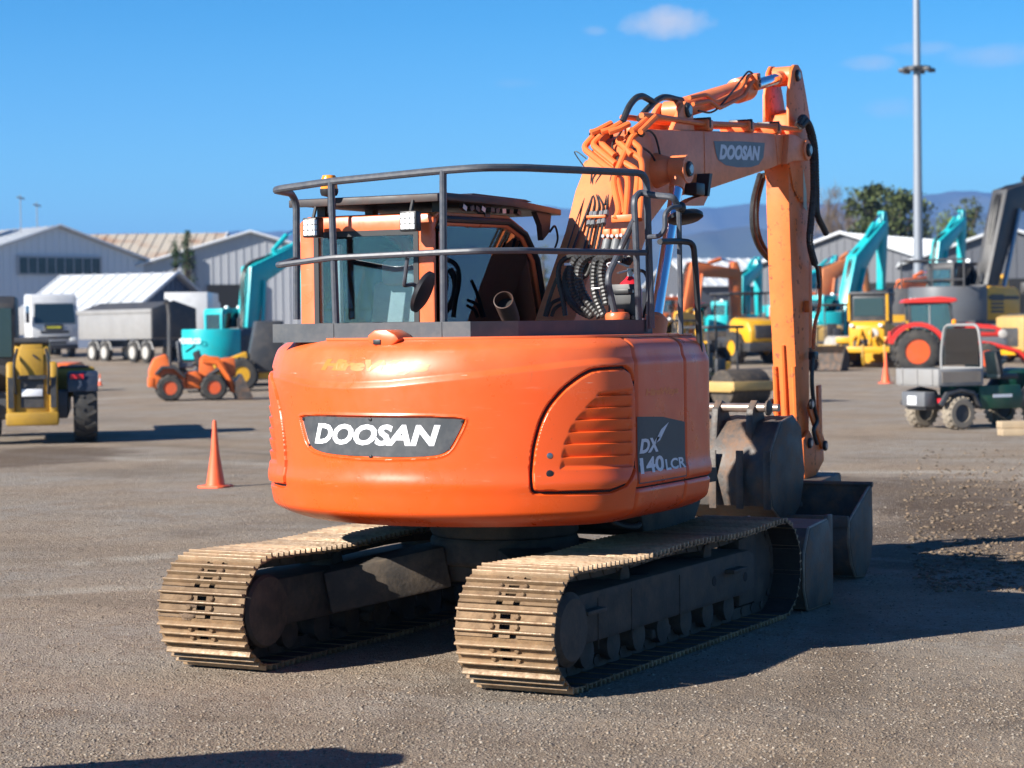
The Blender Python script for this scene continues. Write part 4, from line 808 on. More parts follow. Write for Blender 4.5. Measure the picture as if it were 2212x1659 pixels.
# ================================================================ ground: one sheet to the horizon, gravel in front
def ground_mat():
    m = bpy.data.materials.new('gravel_yard'); m.use_nodes = True; N, L = m.node_tree.nodes, m.node_tree.links; b = N['Principled BSDF']; b.inputs['Roughness'].default_value = .92; b.inputs['Specular IOR Level'].default_value = .25
    t = N.new('ShaderNodeTexCoord').outputs['Object']
    mp = N.new('ShaderNodeMapping'); mp.inputs['Rotation'].default_value = (0, 0, -YAW); mp.inputs['Scale'].default_value = (1, .22, 1); L.new(t, mp.inputs['Vector'])
    def snoise(sc_, det=6, ro=.6):
        n = N.new('ShaderNodeTexNoise'); n.inputs['Scale'].default_value = sc_; n.inputs['Detail'].default_value = det; n.inputs['Roughness'].default_value = ro; n.inputs['Distortion'].default_value = .6; L.new(mp.outputs[0], n.inputs['Vector']); return n.outputs['Fac']
    def noise(sc_, det=6, ro=.6, lac=2): 
        n = N.new('ShaderNodeTexNoise'); n.inputs['Scale'].default_value = sc_; n.inputs['Detail'].default_value = det; n.inputs['Roughness'].default_value = ro; L.new(t, n.inputs['Vector']); return n.outputs['Fac']
    def mapr(x, a, b_, c=0, d=1):
        n = N.new('ShaderNodeMapRange'); n.inputs[1].default_value = a; n.inputs[2].default_value = b_; n.inputs[3].default_value = c; n.inputs[4].default_value = d; L.new(x, n.inputs[0]); return n.outputs[0]
    def mix(f, a, b_):
        n = N.new('ShaderNodeMix'); n.data_type = 'RGBA'
        if isinstance(f, float): n.inputs['Factor'].default_value = f
        else: L.new(f, n.inputs['Factor'])
        for i, c in ((6, a), (7, b_)):
            if isinstance(c, tuple): n.inputs[i].default_value = (*c, 1)
            else: L.new(c, n.inputs[i])
        return n.outputs[2]
    c = mix(mapr(noise(.42, 6, .6), .40, .58), (.43, .32, .22), (.41, .365, .31))       # broad patches: brown dust, grey chip
    c = mix(mapr(noise(1.7, 7, .72), .48, .62, 0, .8), c, (.30, .20, .125))
    c = mix(mapr(noise(.13, 5, .65), .55, .66, 0, .6), c, (.075, .050, .033))          # damp dark soil
    c = mix(mapr(snoise(.55, 6, .65), .50, .66, 0, .7), c, (.25, .178, .115))      # wheel-swept streaks
    c = mix(mapr(snoise(.9, 5, .6), .40, .28, 0, .7), c, (.50, .43, .34))
    vo = N.new('ShaderNodeTexVoronoi'); vo.inputs['Scale'].default_value = 70; L.new(t, vo.inputs['Vector'])
    sp = N.new('ShaderNodeSeparateColor'); L.new(vo.outputs['Color'], sp.inputs[0])
    c = mix(mapr(sp.outputs[0], .0, 1, 0, .55), c, mix(sp.outputs[1], (.10, .080, .062), (.50, .42, .33)))
    v2 = N.new('ShaderNodeTexVoronoi'); v2.inputs['Scale'].default_value = 200; L.new(t, v2.inputs['Vector']); s2 = N.new('ShaderNodeSeparateColor'); L.new(v2.outputs['Color'], s2.inputs[0])
    c = mix(mapr(s2.outputs[0], .0, 1, 0, .45), c, mix(s2.outputs[1], (.09, .070, .054), (.44, .36, .285)))
    # wheel marks: long faint arcs left by turning machines
    for (cx_, cy_, R0, wd, col_, am) in ((-6, 26, 27.4, .16, (.17, .125, .085), .5), (-6, 26, 29.3, .16, (.17, .125, .085), .5), (22, 30, 30.0, .20, (.52, .46, .38), .55), (22, 30, 32.0, .20, (.52, .46, .38), .55), (14, -32, 25.0, .18, (.18, .13, .09), .5), (14, -32, 27.0, .18, (.18, .13, .09), .5), (-30, -4, 27.5, .14, (.50, .44, .36), .5), (-30, -4, 29.2, .14, (.19, .14, .095), .45), (40, 10, 24.0, .3, (.54, .48, .40), .6), (40, 10, 21.0, .35, (.20, .15, .10), .5)):
        sb = N.new('ShaderNodeVectorMath'); sb.operation = 'DISTANCE'; L.new(t, sb.inputs[0]); sb.inputs[1].default_value = (cx_, cy_, 0)
        df = N.new('ShaderNodeMath'); df.operation = 'SUBTRACT'; L.new(sb.outputs['Value'], df.inputs[0]); df.inputs[1].default_value = R0
        w2 = N.new('ShaderNodeMath'); w2.operation = 'MULTIPLY_ADD'; L.new(noise(.6, 3, .5), w2.inputs[0]); w2.inputs[1].default_value = .8; L.new(df.outputs[0], w2.inputs[2])
        a2 = N.new('ShaderNodeMath'); a2.operation = 'SUBTRACT'; L.new(w2.outputs[0], a2.inputs[0]); a2.inputs[1].default_value = .4
        a3 = N.new('ShaderNodeMath'); a3.operation = 'ABSOLUTE'; L.new(a2.outputs[0], a3.inputs[0])
        mk_ = N.new('ShaderNodeMath'); mk_.operation = 'MULTIPLY'; L.new(mapr(a3.outputs[0], wd*1.5, wd*.5, 0, am), mk_.inputs[0]); L.new(mapr(noise(1.1, 5, .7), .38, .58), mk_.inputs[1])
        c = mix(mk_.outputs[0], c, col_)
    # dark churned soil where machines have turned, right of the buckets and under the far machines
    for (u_, d_, a_, b_) in ((2040, 19.0, 1.5, 2.6), (1930, 24.5, 2.2, 3.0), (2120, 21.5, .9, 2.4), (60, 34, 1.6, 3.0)):
        p_ = AT(u_, d_); sb = N.new('ShaderNodeVectorMath'); sb.operation = 'SUBTRACT'; L.new(t, sb.inputs[0]); sb.inputs[1].default_value = (p_.x, p_.y, 0); e_ = None
        for ax_, s2_ in ((RH, a_), (FH, b_)):
            dt = N.new('ShaderNodeVectorMath'); dt.operation = 'DOT_PRODUCT'; L.new(sb.outputs[0], dt.inputs[0]); dt.inputs[1].default_value = (ax_[0]/s2_, ax_[1]/s2_, 0)
            sq = N.new('ShaderNodeMath'); sq.operation = 'MULTIPLY'; L.new(dt.outputs['Value'], sq.inputs[0]); L.new(dt.outputs['Value'], sq.inputs[1])
            if e_ is None: e_ = sq.outputs[0]
            else: ad = N.new('ShaderNodeMath'); ad.operation = 'ADD'; L.new(e_, ad.inputs[0]); L.new(sq.outputs[0], ad.inputs[1]); e_ = ad.outputs[0]
        nn = N.new('ShaderNodeMath'); nn.operation = 'MULTIPLY_ADD'; L.new(noise(1.3, 7, .7), nn.inputs[0]); nn.inputs[1].default_value = -3.2; L.new(e_, nn.inputs[2])
        c = mix(mapr(nn.outputs[0], -.35, -1.15, 0, .7), c, (.105, .068, .042))
    L.new(c, b.inputs['Base Color'])
    h = N.new('ShaderNodeMath'); h.operation = 'ADD'; L.new(mapr(vo.outputs['Distance'], 0, .7, 1, 0), h.inputs[0]); L.new(mapr(v2.outputs['Distance'], 0, .7, .4, 0), h.inputs[1])
    h2 = N.new('ShaderNodeMath'); h2.operation = 'ADD'; L.new(h.outputs[0], h2.inputs[0]); L.new(mapr(noise(9, 6, .7), .3, .7, 0, 2.2), h2.inputs[1])
    bp = N.new('ShaderNodeBump'); bp.inputs['Strength'].default_value = .9; bp.inputs['Distance'].default_value = .02; L.new(h2.outputs[0], bp.inputs['Height']); L.new(bp.outputs[0], b.inputs['Normal'])
    return m
M_GRD = ground_mat()
du = np.r_[-60, np.linspace(-12, 8.6, 8), np.arange(8.8, 24, .12), np.arange(24, 60, .5), np.arange(60, 150, 3), 160, 200, 300, 500, 900, 1600, 3000, 6000, 12000, 26000]
lt = np.r_[-26000, -9000, -3000, -1000, -300, -100, -50, -25, np.linspace(-12, -4.6, 8), np.arange(-4.5, 4.5, .12), np.linspace(4.6, 12, 8), 25, 50, 100, 300, 1000, 3000, 9000, 26000]
D, Lx = np.meshgrid(du, lt, indexing='ij'); X = CAM[0]+FH[0]*D+RH[0]*Lx; Y = CAM[1]+FH[1]*D+RH[1]*Lx
tt = np.clip((D-72)/(135-72), 0, 1); Zg = tt*tt*(3-2*tt)
def lown(x, y):
    return (np.sin(x*.9+1.3*np.sin(y*.7))*np.sin(y*1.1+np.sin(x*.6)*1.7))*.5+.3*np.sin(x*2.3+y*1.9+2*np.sin(y*1.3))*np.sin(x*1.7-y*2.9)
near = np.clip((40-D)/20, 0, 1)*(np.abs(Lx) < 13)*(D > 8)
mach = 1-np.exp(-(np.clip(np.abs(X-2.8)-3.3, 0, None)**2+np.clip(np.abs(Y)-1.5, 0, None)**2)/.5)
Zg = Zg+near*.020*lown(X, Y)*(.15+.85*mach)-.012*near
G = np.stack([X, Y, Zg], -1)
ground = grid_obj('ground', G, M_GRD, None, angle=80); tag(ground, kind='structure')
def ground_h(x, y):
    d = (x-CAM[0])*FH[0]+(y-CAM[1])*FH[1]; l = (x-CAM[0])*RH[0]+(y-CAM[1])*RH[1]; tt = np.clip((d-72)/63, 0, 1); nr = np.clip((40-d)/20, 0, 1)*(np.abs(l) < 13)*(d > 8)
    mc_ = 1-np.exp(-(np.clip(np.abs(x-2.8)-3.3, 0, None)**2+np.clip(np.abs(y)-1.5, 0, None)**2)/.5)
    return tt*tt*(3-2*tt)+nr*.020*lown(x, y)*(.15+.85*mc_)-.012*nr
# loose stones: uncountable, one object
def stones(name, n, d0, d1, smin, smax, cols, pw=2.2, span=(-1, 1)):
    u = rng.random(n); dd = 1/(1/d0+(1/d1-1/d0)*u); half = dd*1150/FPX+.3; ll = rng.uniform(*span, n)*half
    x = CAM[0]+FH[0]*dd+RH[0]*ll; y = CAM[1]+FH[1]*dd+RH[1]*ll
    cl = lown(x*1.6+5, y*1.6)*.5+lown(x*.5, y*.5+3); keep = rng.random(n) < np.clip(.45+.5*cl, .08, 1); x, y = x[keep], y[keep]; n = len(x)
    s = smin+(smax-smin)*rng.random(n)**pw; z = ground_h(x, y)
    base = np.array([(1, 0, 0), (-.9, .2, .05), (.1, 1, 0), (-.1, -1, .1), (.15, .1, .75), (0, 0, -.6)])
    F0 = np.array([(0, 2, 4), (2, 1, 4), (1, 3, 4), (3, 0, 4), (2, 0, 5), (1, 2, 5), (3, 1, 5), (0, 3, 5)])
    V = base[None]*(1+rng.uniform(-.35, .35, (n, 6, 3))); sc3 = s[:, None]*np.stack([rng.uniform(.7, 1.3, n), rng.uniform(.6, 1.1, n), rng.uniform(.4, .85, n)], 1)
    V = V*sc3[:, None, :]; a = rng.uniform(0, 6.28, n); ca, sa = np.cos(a)[:, None], np.sin(a)[:, None]
    V = np.stack([V[..., 0]*ca-V[..., 1]*sa+x[:, None], V[..., 0]*sa+V[..., 1]*ca+y[:, None], V[..., 2]+(z+s*.12)[:, None]], -1)
    F = (F0[None]+np.arange(n)[:, None, None]*6).reshape(-1, 3)
    me = bpy.data.meshes.new(name); me.vertices.add(n*6); me.vertices.foreach_set('co', V.ravel()); me.loops.add(len(F)*3); me.loops.foreach_set('vertex_index', F.ravel().astype(np.int32)); me.polygons.add(len(F)); me.polygons.foreach_set('loop_start', np.arange(0, len(F)*3, 3, dtype=np.int32)); me.update(calc_edges=True)
    at = me.color_attributes.new('stone', 'FLOAT_COLOR', 'POINT'); cc = np.array(cols)[rng.integers(0, len(cols), n)]*rng.uniform(.65, 1.25, (n, 1)); cc = np.repeat(np.c_[cc, np.ones(n)], 6, 0); at.data.foreach_set('color', cc.ravel())
    return me
ms = bpy.data.materials.new('loose_stone'); ms.use_nodes = True; N, L = ms.node_tree.nodes, ms.node_tree.links; an = N.new('ShaderNodeAttribute'); an.attribute_name = 'stone'; L.new(an.outputs['Color'], N['Principled BSDF'].inputs['Base Color']); N['Principled BSDF'].inputs['Roughness'].default_value = .85
me = stones('gravel', 120000, 9.4, 34, .0025, .013, [(.23, .185, .14), (.28, .235, .185), (.17, .13, .095), (.31, .265, .215), (.25, .185, .125)])
gv = obj('gravel', me, ms); tag(gv, 'loose grey stones strewn over the yard', 'gravel', kind='stuff')
# traffic cones
M_CONE = mat('orange_cone_plastic', (.85, .12, .035), .5, var=.08, scale=9, dirt=(.35, .12, .06), dirt_amt=.3); M_CWH = mat('reflective_band', (.75, .75, .75), .4)
def cone(label, u, d, h, band=False):
    p = AT(u, d); t = thing('traffic_cone', label, 'cone', (p.x, p.y, GZ(p.x, p.y)-.012*(d < 40)), rng.uniform(0, 1), 'orange traffic cones in the yard')
    MB().lathe([(h*.145, .03), (h*.135, .06), (h*.06, h*.55), (h*.03, h*.96), (h*.022, h), (0, h)], (0, 0, 0), (0, 0, 1), 24).build('cone', M_CONE, t)
    b = h*.22; MB().prism([(-b, -b*.7), (-b*.7, -b), (b*.7, -b), (b, -b*.7), (b, b*.7), (b*.7, b), (-b*.7, b), (-b, b*.7)], 'z', 0, .035).build('base', M_CONE, t, .008)
    if band: MB().lathe([(h*.092, h*.36), (h*.072, h*.56), (h*.070, h*.56), (h*.090, h*.36)], (0, 0, 0), (0, 0, 1), 24).build('band', M_CWH, t)
me = stones('soil_clods', 5200, 15.5, 33, .008, .04, [(.16, .11, .07), (.20, .145, .095), (.12, .085, .055)], 2.6, (.70, 1.02))
gc = obj('soil_clods', me, ms); tag(gc, 'brown soil clods strewn over the far gravel', 'soil', kind='stuff')
cone('plain orange traffic cone on the gravel left of the large excavator', 462, 26.8, .86)
cone('small orange cone with white band near the tipper trailer wheels', 216, 78, .45, True)
cone('tall orange cone beside the red tractor rear wheel', 1914, 69, 1.05)
# ================================================================ machines further back (all local: x forward, y left, z up)
def HD(deg): return YAW+R_(deg)                        # 0 = facing away from the camera, 90 = to the left, 180 = towards it
def bgm(n, c, r=.45, **k): return mat(n, c, r, var=k.pop('var', .08), scale=k.pop('scale', 2), dirt=k.pop('dirt', (.16, .13, .10)), dirt_amt=k.pop('dirt_amt', .3), dscale=k.pop('dscale', 2.5), **k)
M_TEAL = bgm('teal_paint', (.01, .42, .45), .35, dirt_amt=.12); M_TEALD = bgm('navy_panel', (.025, .035, .06), .4); M_YELL = bgm('yellow_paint', (.66, .34, .012), .4, dirt_amt=.2); M_CAT = bgm('dull_yellow_paint', (.44, .25, .025), .5, dirt=(.12, .08, .04))
M_KOR = bgm('loader_orange', (.75, .15, .025), .4, dirt_amt=.15); M_KRED = bgm('tractor_red', (.62, .035, .025), .3, dirt_amt=.08); M_DGR = bgm('machine_charcoal', (.035, .037, .042), .5); M_GRN = bgm('dark_green_paint', (.012, .075, .04), .4)
M_TYR = bgm('tyre_rubber', (.028, .027, .026), .8, dirt=(.13, .11, .085), dirt_amt=.5); M_RIMK = bgm('orange_rim', (.72, .10, .02), .4); M_RIMG = bgm('pale_rim', (.42, .40, .37), .5)
M_TWH = bgm('white_vehicle_paint', (.58, .58, .58), .25, dirt_amt=.08); M_ALU = bgm('grey_aluminium', (.25, .245, .24), .45, dirt_amt=.15); M_TARP = bgm('dark_tarp', (.045, .047, .052), .6)
M_BGL = mat('dark_cab_glass', (.02, .035, .04), .06, var=.02, spec=.8); M_BGT = glass('cab_glass', (.45, .6, .62), .12); M_TAN = bgm('tan_paint', (.46, .30, .10), .5); M_VGR = bgm('grey_counterweight', (.12, .125, .135), .45, dirt_amt=.15)
M_WOOD = bgm('weathered_timber', (.40, .30, .19), .8)
M_TYRD = bgm('dusty_tyre', (.26, .22, .17), .9)
def wheel(par, c, r, w, rim=M_RIMK, lugs=14, rr=.55, out=1, tm=None):
    c = Vector(c); t = MB().lathe([(r*rr, -w/2), (r*.86, -w*.5), (r*.97, -w*.38), (r, -w*.2), (r, w*.2), (r*.97, w*.38), (r*.86, w*.5), (r*rr, w/2), (r*rr*.98, 0), (r*rr, -w/2)], c, (0, 1, 0), 32, False)
    for k in range(lugs):
        for sy in (-1, 1):
            a = 2*math.pi*(k+(.5 if sy > 0 else 0))/lugs; d = Vector((math.cos(a), 0, math.sin(a))); a2 = a+.16; d2 = Vector((math.cos(a2), 0, math.sin(a2)))
            t.bar(c+d*r+Vector((0, sy*w*.46, 0)), c+d2*r*1.0+Vector((0, sy*w*.04, 0)), r*.10, r*.07, d)
    t = t.build('wheel', tm or M_TYR, par)
    MB().lathe([(r*rr*.98, -w*.42), (r*rr*.9, -w*.3), (r*.25, -w*.18), (r*.22, w*.18), (r*rr*.9, w*.3), (r*rr*.98, w*.42)], c, (0, 1, 0), 28).build('rim', rim, t)
    MB().cyl(c+Vector((0, -w*.3, 0)), c+Vector((0, w*.3, 0)), r*.17, n=14).build('hub', M_DGR, t); return t
def trackbelt(par, L, H, W, y, m=M_UND):
    r = H/2; P = [(L/2-r+r*math.cos(a), r+r*math.sin(a)) for a in np.linspace(-math.pi/2, math.pi/2, 8)]+[(-L/2+r+r*math.cos(a), r+r*math.sin(a)) for a in np.linspace(math.pi/2, 3*math.pi/2, 8)]
    Q = [(x*.96, r+(z-r)*.82) for x, z in P]; o = MB().ring(P, Q, 'y', y-W/2, y+W/2)
    n = int(2*L/.22)
    for k in range(n):
        x = -L/2+r+(L-2*r)*(k+.5)/n
        for z in (0, H): o.box(x-.02, x+.02, y-W/2, y+W/2, z-.015, z+.015)
    o = o.build('track', m, par); MB().prism([(-L/2+r*.7, r*.5), (L/2-r*.7, r*.5), (L/2-r*.7, r*1.4), (-L/2+r*.7, r*1.4)], 'y', y-W*.3, y+W*.3).build('track_frame', M_DGR, o)
    for x in (-L/2+r, L/2-r): MB().cyl((x, y-W*.34, r), (x, y+W*.34, r), r*.72, n=20).build('drive_wheel', M_UND, o)
    return o
def gen_exc(name, label, u, d, head, body, boomm, cwm=None, side=None, boom=(1.0,), arm_ang=0, scale=1, word=None, wm=None, knee=(2.2, 3.0), tip=(4.6, 2.7), armdir=(-.05, -2.6), grp=None, winm=M_BGT, guard=False):
    p = AT(u, d); t = thing(name, label, 'excavator', (p.x, p.y, GZ(p.x, p.y)), HD(head), grp, scale)
    for y in (-1.05, 1.05): trackbelt(t, 3.9, .85, .6, y)
    MB().lathe([(.6, .75), (.6, 1.0)], (0, 0, 0), (0, 0, 1), 24).build('slew_ring', M_UND, t)
    MB().prism([(-1.3, -1.28), (1.5, -1.28), (1.5, 1.28), (-1.3, 1.28)], 'z', 1.0, 1.12).build('deck', M_DGR, t)
    cw = [(-1.55*math.cos(a)*1.05-.3, 1.33*math.sin(a)) for a in np.linspace(-1.35, 1.35, 14)]
    cwo = MB().prism(cw+[(-.62, 1.3), (-.62, -1.3)], 'z', 1.02, 2.15).build('counterweight', cwm or body, t, .09, seg=3)
    if word: lettering('lettering', word, wm or M_WHT, cwo, lambda a, b: Vector((-1.99, .55-1.1*a, 1.62+b*.20)), .1, .03)
    MB().prism([(-.60, 1.12), (-.60, 2.08), (-.4, 2.16), (1.1, 2.12), (1.3, 1.95), (1.3, 1.12)], 'y', -1.28, -.42).build('engine_hood', side or body, t, .05)
    MB().prism([(-.60, 1.12), (-.60, 2.08), (-.3, 2.12), (.0, 2.12), (.0, 1.12)], 'y', .1, 1.28).build('side_door', side or body, t, .05)
    lv = MB()
    for k in range(5): lv.box(-.4, .3, -1.30, -1.27, 1.35+k*.12, 1.42+k*.12)
    lv.build('louvre', M_DGR, t)
    cp = [(.05, 1.12), (.05, 2.75), (.25, 2.9), (1.2, 2.9), (1.5, 2.4), (1.62, 1.9), (1.6, 1.12)]; ci = [(.17, 1.95), (.17, 2.66), (.32, 2.76), (1.12, 2.76), (1.38, 2.35), (1.48, 1.95), (.8, 1.95)]
    cb = MB(); cb.ring(cp, ci, 'y', .30, .36); cb.ring(cp, ci, 'y', 1.2, 1.26); cb.ring([(.3, 1.12), (.3, 2.85), (1.26, 2.85), (1.26, 1.12)], [(.42, 1.95), (.42, 2.7), (1.14, 2.7), (1.14, 1.95)], 'x', .05, .12); cb.box(.1, 1.45, .3, 1.26, 2.84, 2.93); cab_ = cb.build('cab', body if not guard else M_DGR, t, .02)
    for y in (.325, 1.235): MB().prism(ci, 'y', y-.004, y+.004).build('window', winm, cab_)
    MB().box(.08, .09, .4, 1.16, 1.93, 2.72).build('rear_window', winm, cab_)
    MB().cbox((.75, .78, 2.0), (.14, .5, .7)).build('seat', M_DGR, cab_, .05)
    f = (.95, 1.35); k = knee; e = tip; w_ = .27
    def off(a, b, h):
        dx, dz = b[0]-a[0], b[1]-a[1]; l = math.hypot(dx, dz); return (-dz/l*h, dx/l*h)
    o1, o2 = off(f, k, .34), off(k, e, .32)
    bo = MB().prism([(f[0]+o1[0]*.7, f[1]+o1[1]*.7), (k[0]+(o1[0]+o2[0])*.9, k[1]+(o1[1]+o2[1])*.9), (e[0]+o2[0]*.8, e[1]+o2[1]*.8), (e[0]+.1, e[1]), (e[0]-o2[0]*.7, e[1]-o2[1]*.7), (k[0]-(o1[0]+o2[0])*.8, k[1]-(o1[1]+o2[1])*.8), (f[0]-o1[0]*.7, f[1]-o1[1]*.7)], 'y', -.02-w_, -.02+w_).build('boom', boomm, t, .03)
    ae = (e[0]+armdir[0], e[1]+armdir[1]); tp = (e[0]-armdir[0]*.22, e[1]-armdir[1]*.22); oa = off(tp, ae, .27)
    MB().prism([(tp[0]+oa[0]*.5, tp[1]+oa[1]*.5), (e[0]+oa[0]*1.3, e[1]+oa[1]*1.3), (ae[0]+oa[0]*.6, ae[1]+oa[1]*.6), (ae[0]-oa[0]*.6, ae[1]-oa[1]*.6), (e[0]-oa[0]*1.1, e[1]-oa[1]*1.1), (tp[0]-oa[0]*.5, tp[1]-oa[1]*.5)], 'y', -.19, .15).build('arm', boomm, t, .03)
    c1 = MB().cyl((k[0]*.55+e[0]*.45*.9, -.02, k[1]*.55+e[1]*.45+.42), ((k[0]+tp[0]*2)/3, -.02, (k[1]+tp[1]*2)/3+.25), .1, n=12).build('arm_cylinder', boomm, t)
    MB().cyl(((k[0]+tp[0]*2)/3, -.02, (k[1]+tp[1]*2)/3+.25), (tp[0], -.02, tp[1]), .055, n=10).build('cylinder_rod', M_CHR, c1)
    for y in (-.36, .32): MB().cyl((1.5, y, 1.2), (k[0]+.25, y, k[1]-.2), .075, n=12).build('boom_cylinder', boomm if boomm is not M_DGR else M_STEEL, t)
    MB().prism([(ae[0]-.3, ae[1]-.1), (ae[0]+.3, ae[1]+.1), (ae[0]+.4, ae[1]-.5), (ae[0]+.05, ae[1]-.95), (ae[0]-.4, ae[1]-.85), (ae[0]-.55, ae[1]-.45)], 'y', -.55, .5).build('bucket', M_DGR, t, .04)
    for y in (-1.2, 1.2): MB().tube(bend([(1.3, y, 1.15), (1.3, y, 2.0), (.9, y, 2.05)], .1), .03, 6).build('hand_rail', M_DGR, t)
    for y in (.45, 1.1): MB().cbox((1.15, y, 2.98), (.1, .16, .12)).build('work_light', M_LAMP, cab_, .02)
    MB().box(-.5, .6, -1.1, -.6, 2.1, 2.2).build('hood_grille', M_DGR, t, .02); MB().cyl((-.3, -.9, 2.1), (-.3, -.9, 2.55), .06, n=10).build('exhaust', M_DGR, t); MB().cbox((1.55, -1.25, 2.1), (.05, .22, .35)).build('mirror', M_DGR, t, .02); MB().cyl((1.5, -1.2, 1.2), (1.5, -1.25, 2.0), .02, n=6).build('mirror_post', M_DGR, t)
    MB().box(-.55, 1.2, -1.292, -1.286, 1.75, 1.86).build('side_stripe', M_DGR, t)
    for k_ in range(3): MB().tube(spline([(f[0]+o1[0]*1.1, -.1+.08*k_, f[1]+.2), (k[0]*.5+f[0]*.5+o1[0]*1.2, -.1+.08*k_, (k[1]+f[1])/2), (k[0]+o1[0]*1.2+o2[0]*.6, -.1+.08*k_, k[1]+.25), (k[0]*.6+e[0]*.4+o2[0]*1.15, -.1+.08*k_, k[1]*.6+e[1]*.4+o2[1]*1.15)]), .03, 6).build('hose', M_RUB, t)
    if guard:
        for z in (2.35, 2.95): MB().tube(bend([(-1.6, -1.1, z), (-1.6, 1.1, z), (.0, 1.2, z)], .2), .035, 6).build('handrail', M_DGR, t)
        for y in (-1.1, 0, 1.1): MB().cyl((-1.6, y, 2.1), (-1.6, y, 2.95), .03, n=6).build('rail_post', M_DGR, t)
    return t
gen_exc('teal_excavator', 'teal excavator with navy side panel parked behind the small orange loader', 492, 76, -36, M_TEAL, M_TEAL, M_TEAL, M_TEALD, word='KOBELCO', knee=(1.5, 4.2), tip=(4.4, 5.4), armdir=(.3, -3.6), scale=.95)
gen_exc('teal_excavator', 'teal excavator with raised boom seen just right of the orange arm', 1792, 98, -38, M_TEAL, M_TEAL, M_TEAL, M_TEALD, word='KOBELCO', knee=(2.6, 4.4), tip=(5.2, 6.3), armdir=(-.15, -3.1))
gen_exc('teal_excavator', 'teal excavator boom standing behind the lamp mast at the far right', 1990, 118, -40, M_TEAL, M_TEAL, M_TEAL, M_TEALD, knee=(2.2, 5.4), tip=(4.8, 6.9), armdir=(-.1, -3.1))
gen_exc('teal_excavator', 'far teal excavator half hidden between the orange arm and the pale roller', 1700, 128, -45, M_TEAL, M_TEAL, M_TEAL, knee=(2.3, 3.6), tip=(4.9, 4.6), armdir=(-.4, -2.9))
gen_exc('teal_excavator', 'small teal excavator with open cab behind the yellow rollers', 1582, 104, -30, M_TEAL, M_TEAL, M_TEAL, knee=(1.4, 4.0), tip=(3.6, 4.8), armdir=(.1, -2.8), scale=.9)
gen_exc('orange_excavator', 'weathered orange excavator with bent boom in the distance right of the handrail', 1436, 100, -62, bgm('rusty_orange', (.62, .14, .03), .5), MATS['rusty_orange'], knee=(1.7, 4.2), tip=(4.0, 4.0), armdir=(.15, -2.7))
gen_exc('orange_excavator', 'orange excavator boom among the teal booms right of the arm', 1735, 118, -70, M_KOR, bgm('brown_orange', (.5, .17, .06), .5), knee=(1.6, 3.9), tip=(3.6, 4.9), armdir=(.5, -2.0))
gen_exc('yellow_excavator', 'large yellow excavator with grey counterweight and black boom behind the red tractor', 2078, 97, -44, M_YELL, M_DGR, M_VGR, M_YELL, word='VOLVO', knee=(2.6, 4.8), tip=(5.6, 5.6), armdir=(.6, -3.2), scale=1.5, guard=True)
gen_exc('orange_excavator', 'red-orange excavator at the back between the bulldozer and the lamp mast', 1905, 126, -55, M_KOR, M_KOR, knee=(1.9, 3.2), tip=(4.3, 3.6), armdir=(.3, -2.4))
gen_exc('yellow_excavator', 'yellow excavator at the back just left of the black boom', 2050, 128, -60, M_YELL, M_YELL, knee=(2.0, 3.4), tip=(4.4, 3.4), armdir=(.2, -2.4))
gen_exc('yellow_excavator', 'small yellow excavator glimpsed between the front rail posts', 1440, 84, -35, M_YELL, M_YELL, knee=(1.6, 3.0), tip=(3.5, 2.9), armdir=(.2, -2.2), scale=.72)
gen_exc('grey_excavator', 'dark grey excavator cab standing close behind the boom cylinder', 1405, 92, 20, M_DGR, M_DGR, knee=(1.8, 2.6), tip=(3.8, 2.6), armdir=(.3, -1.9), scale=.95)
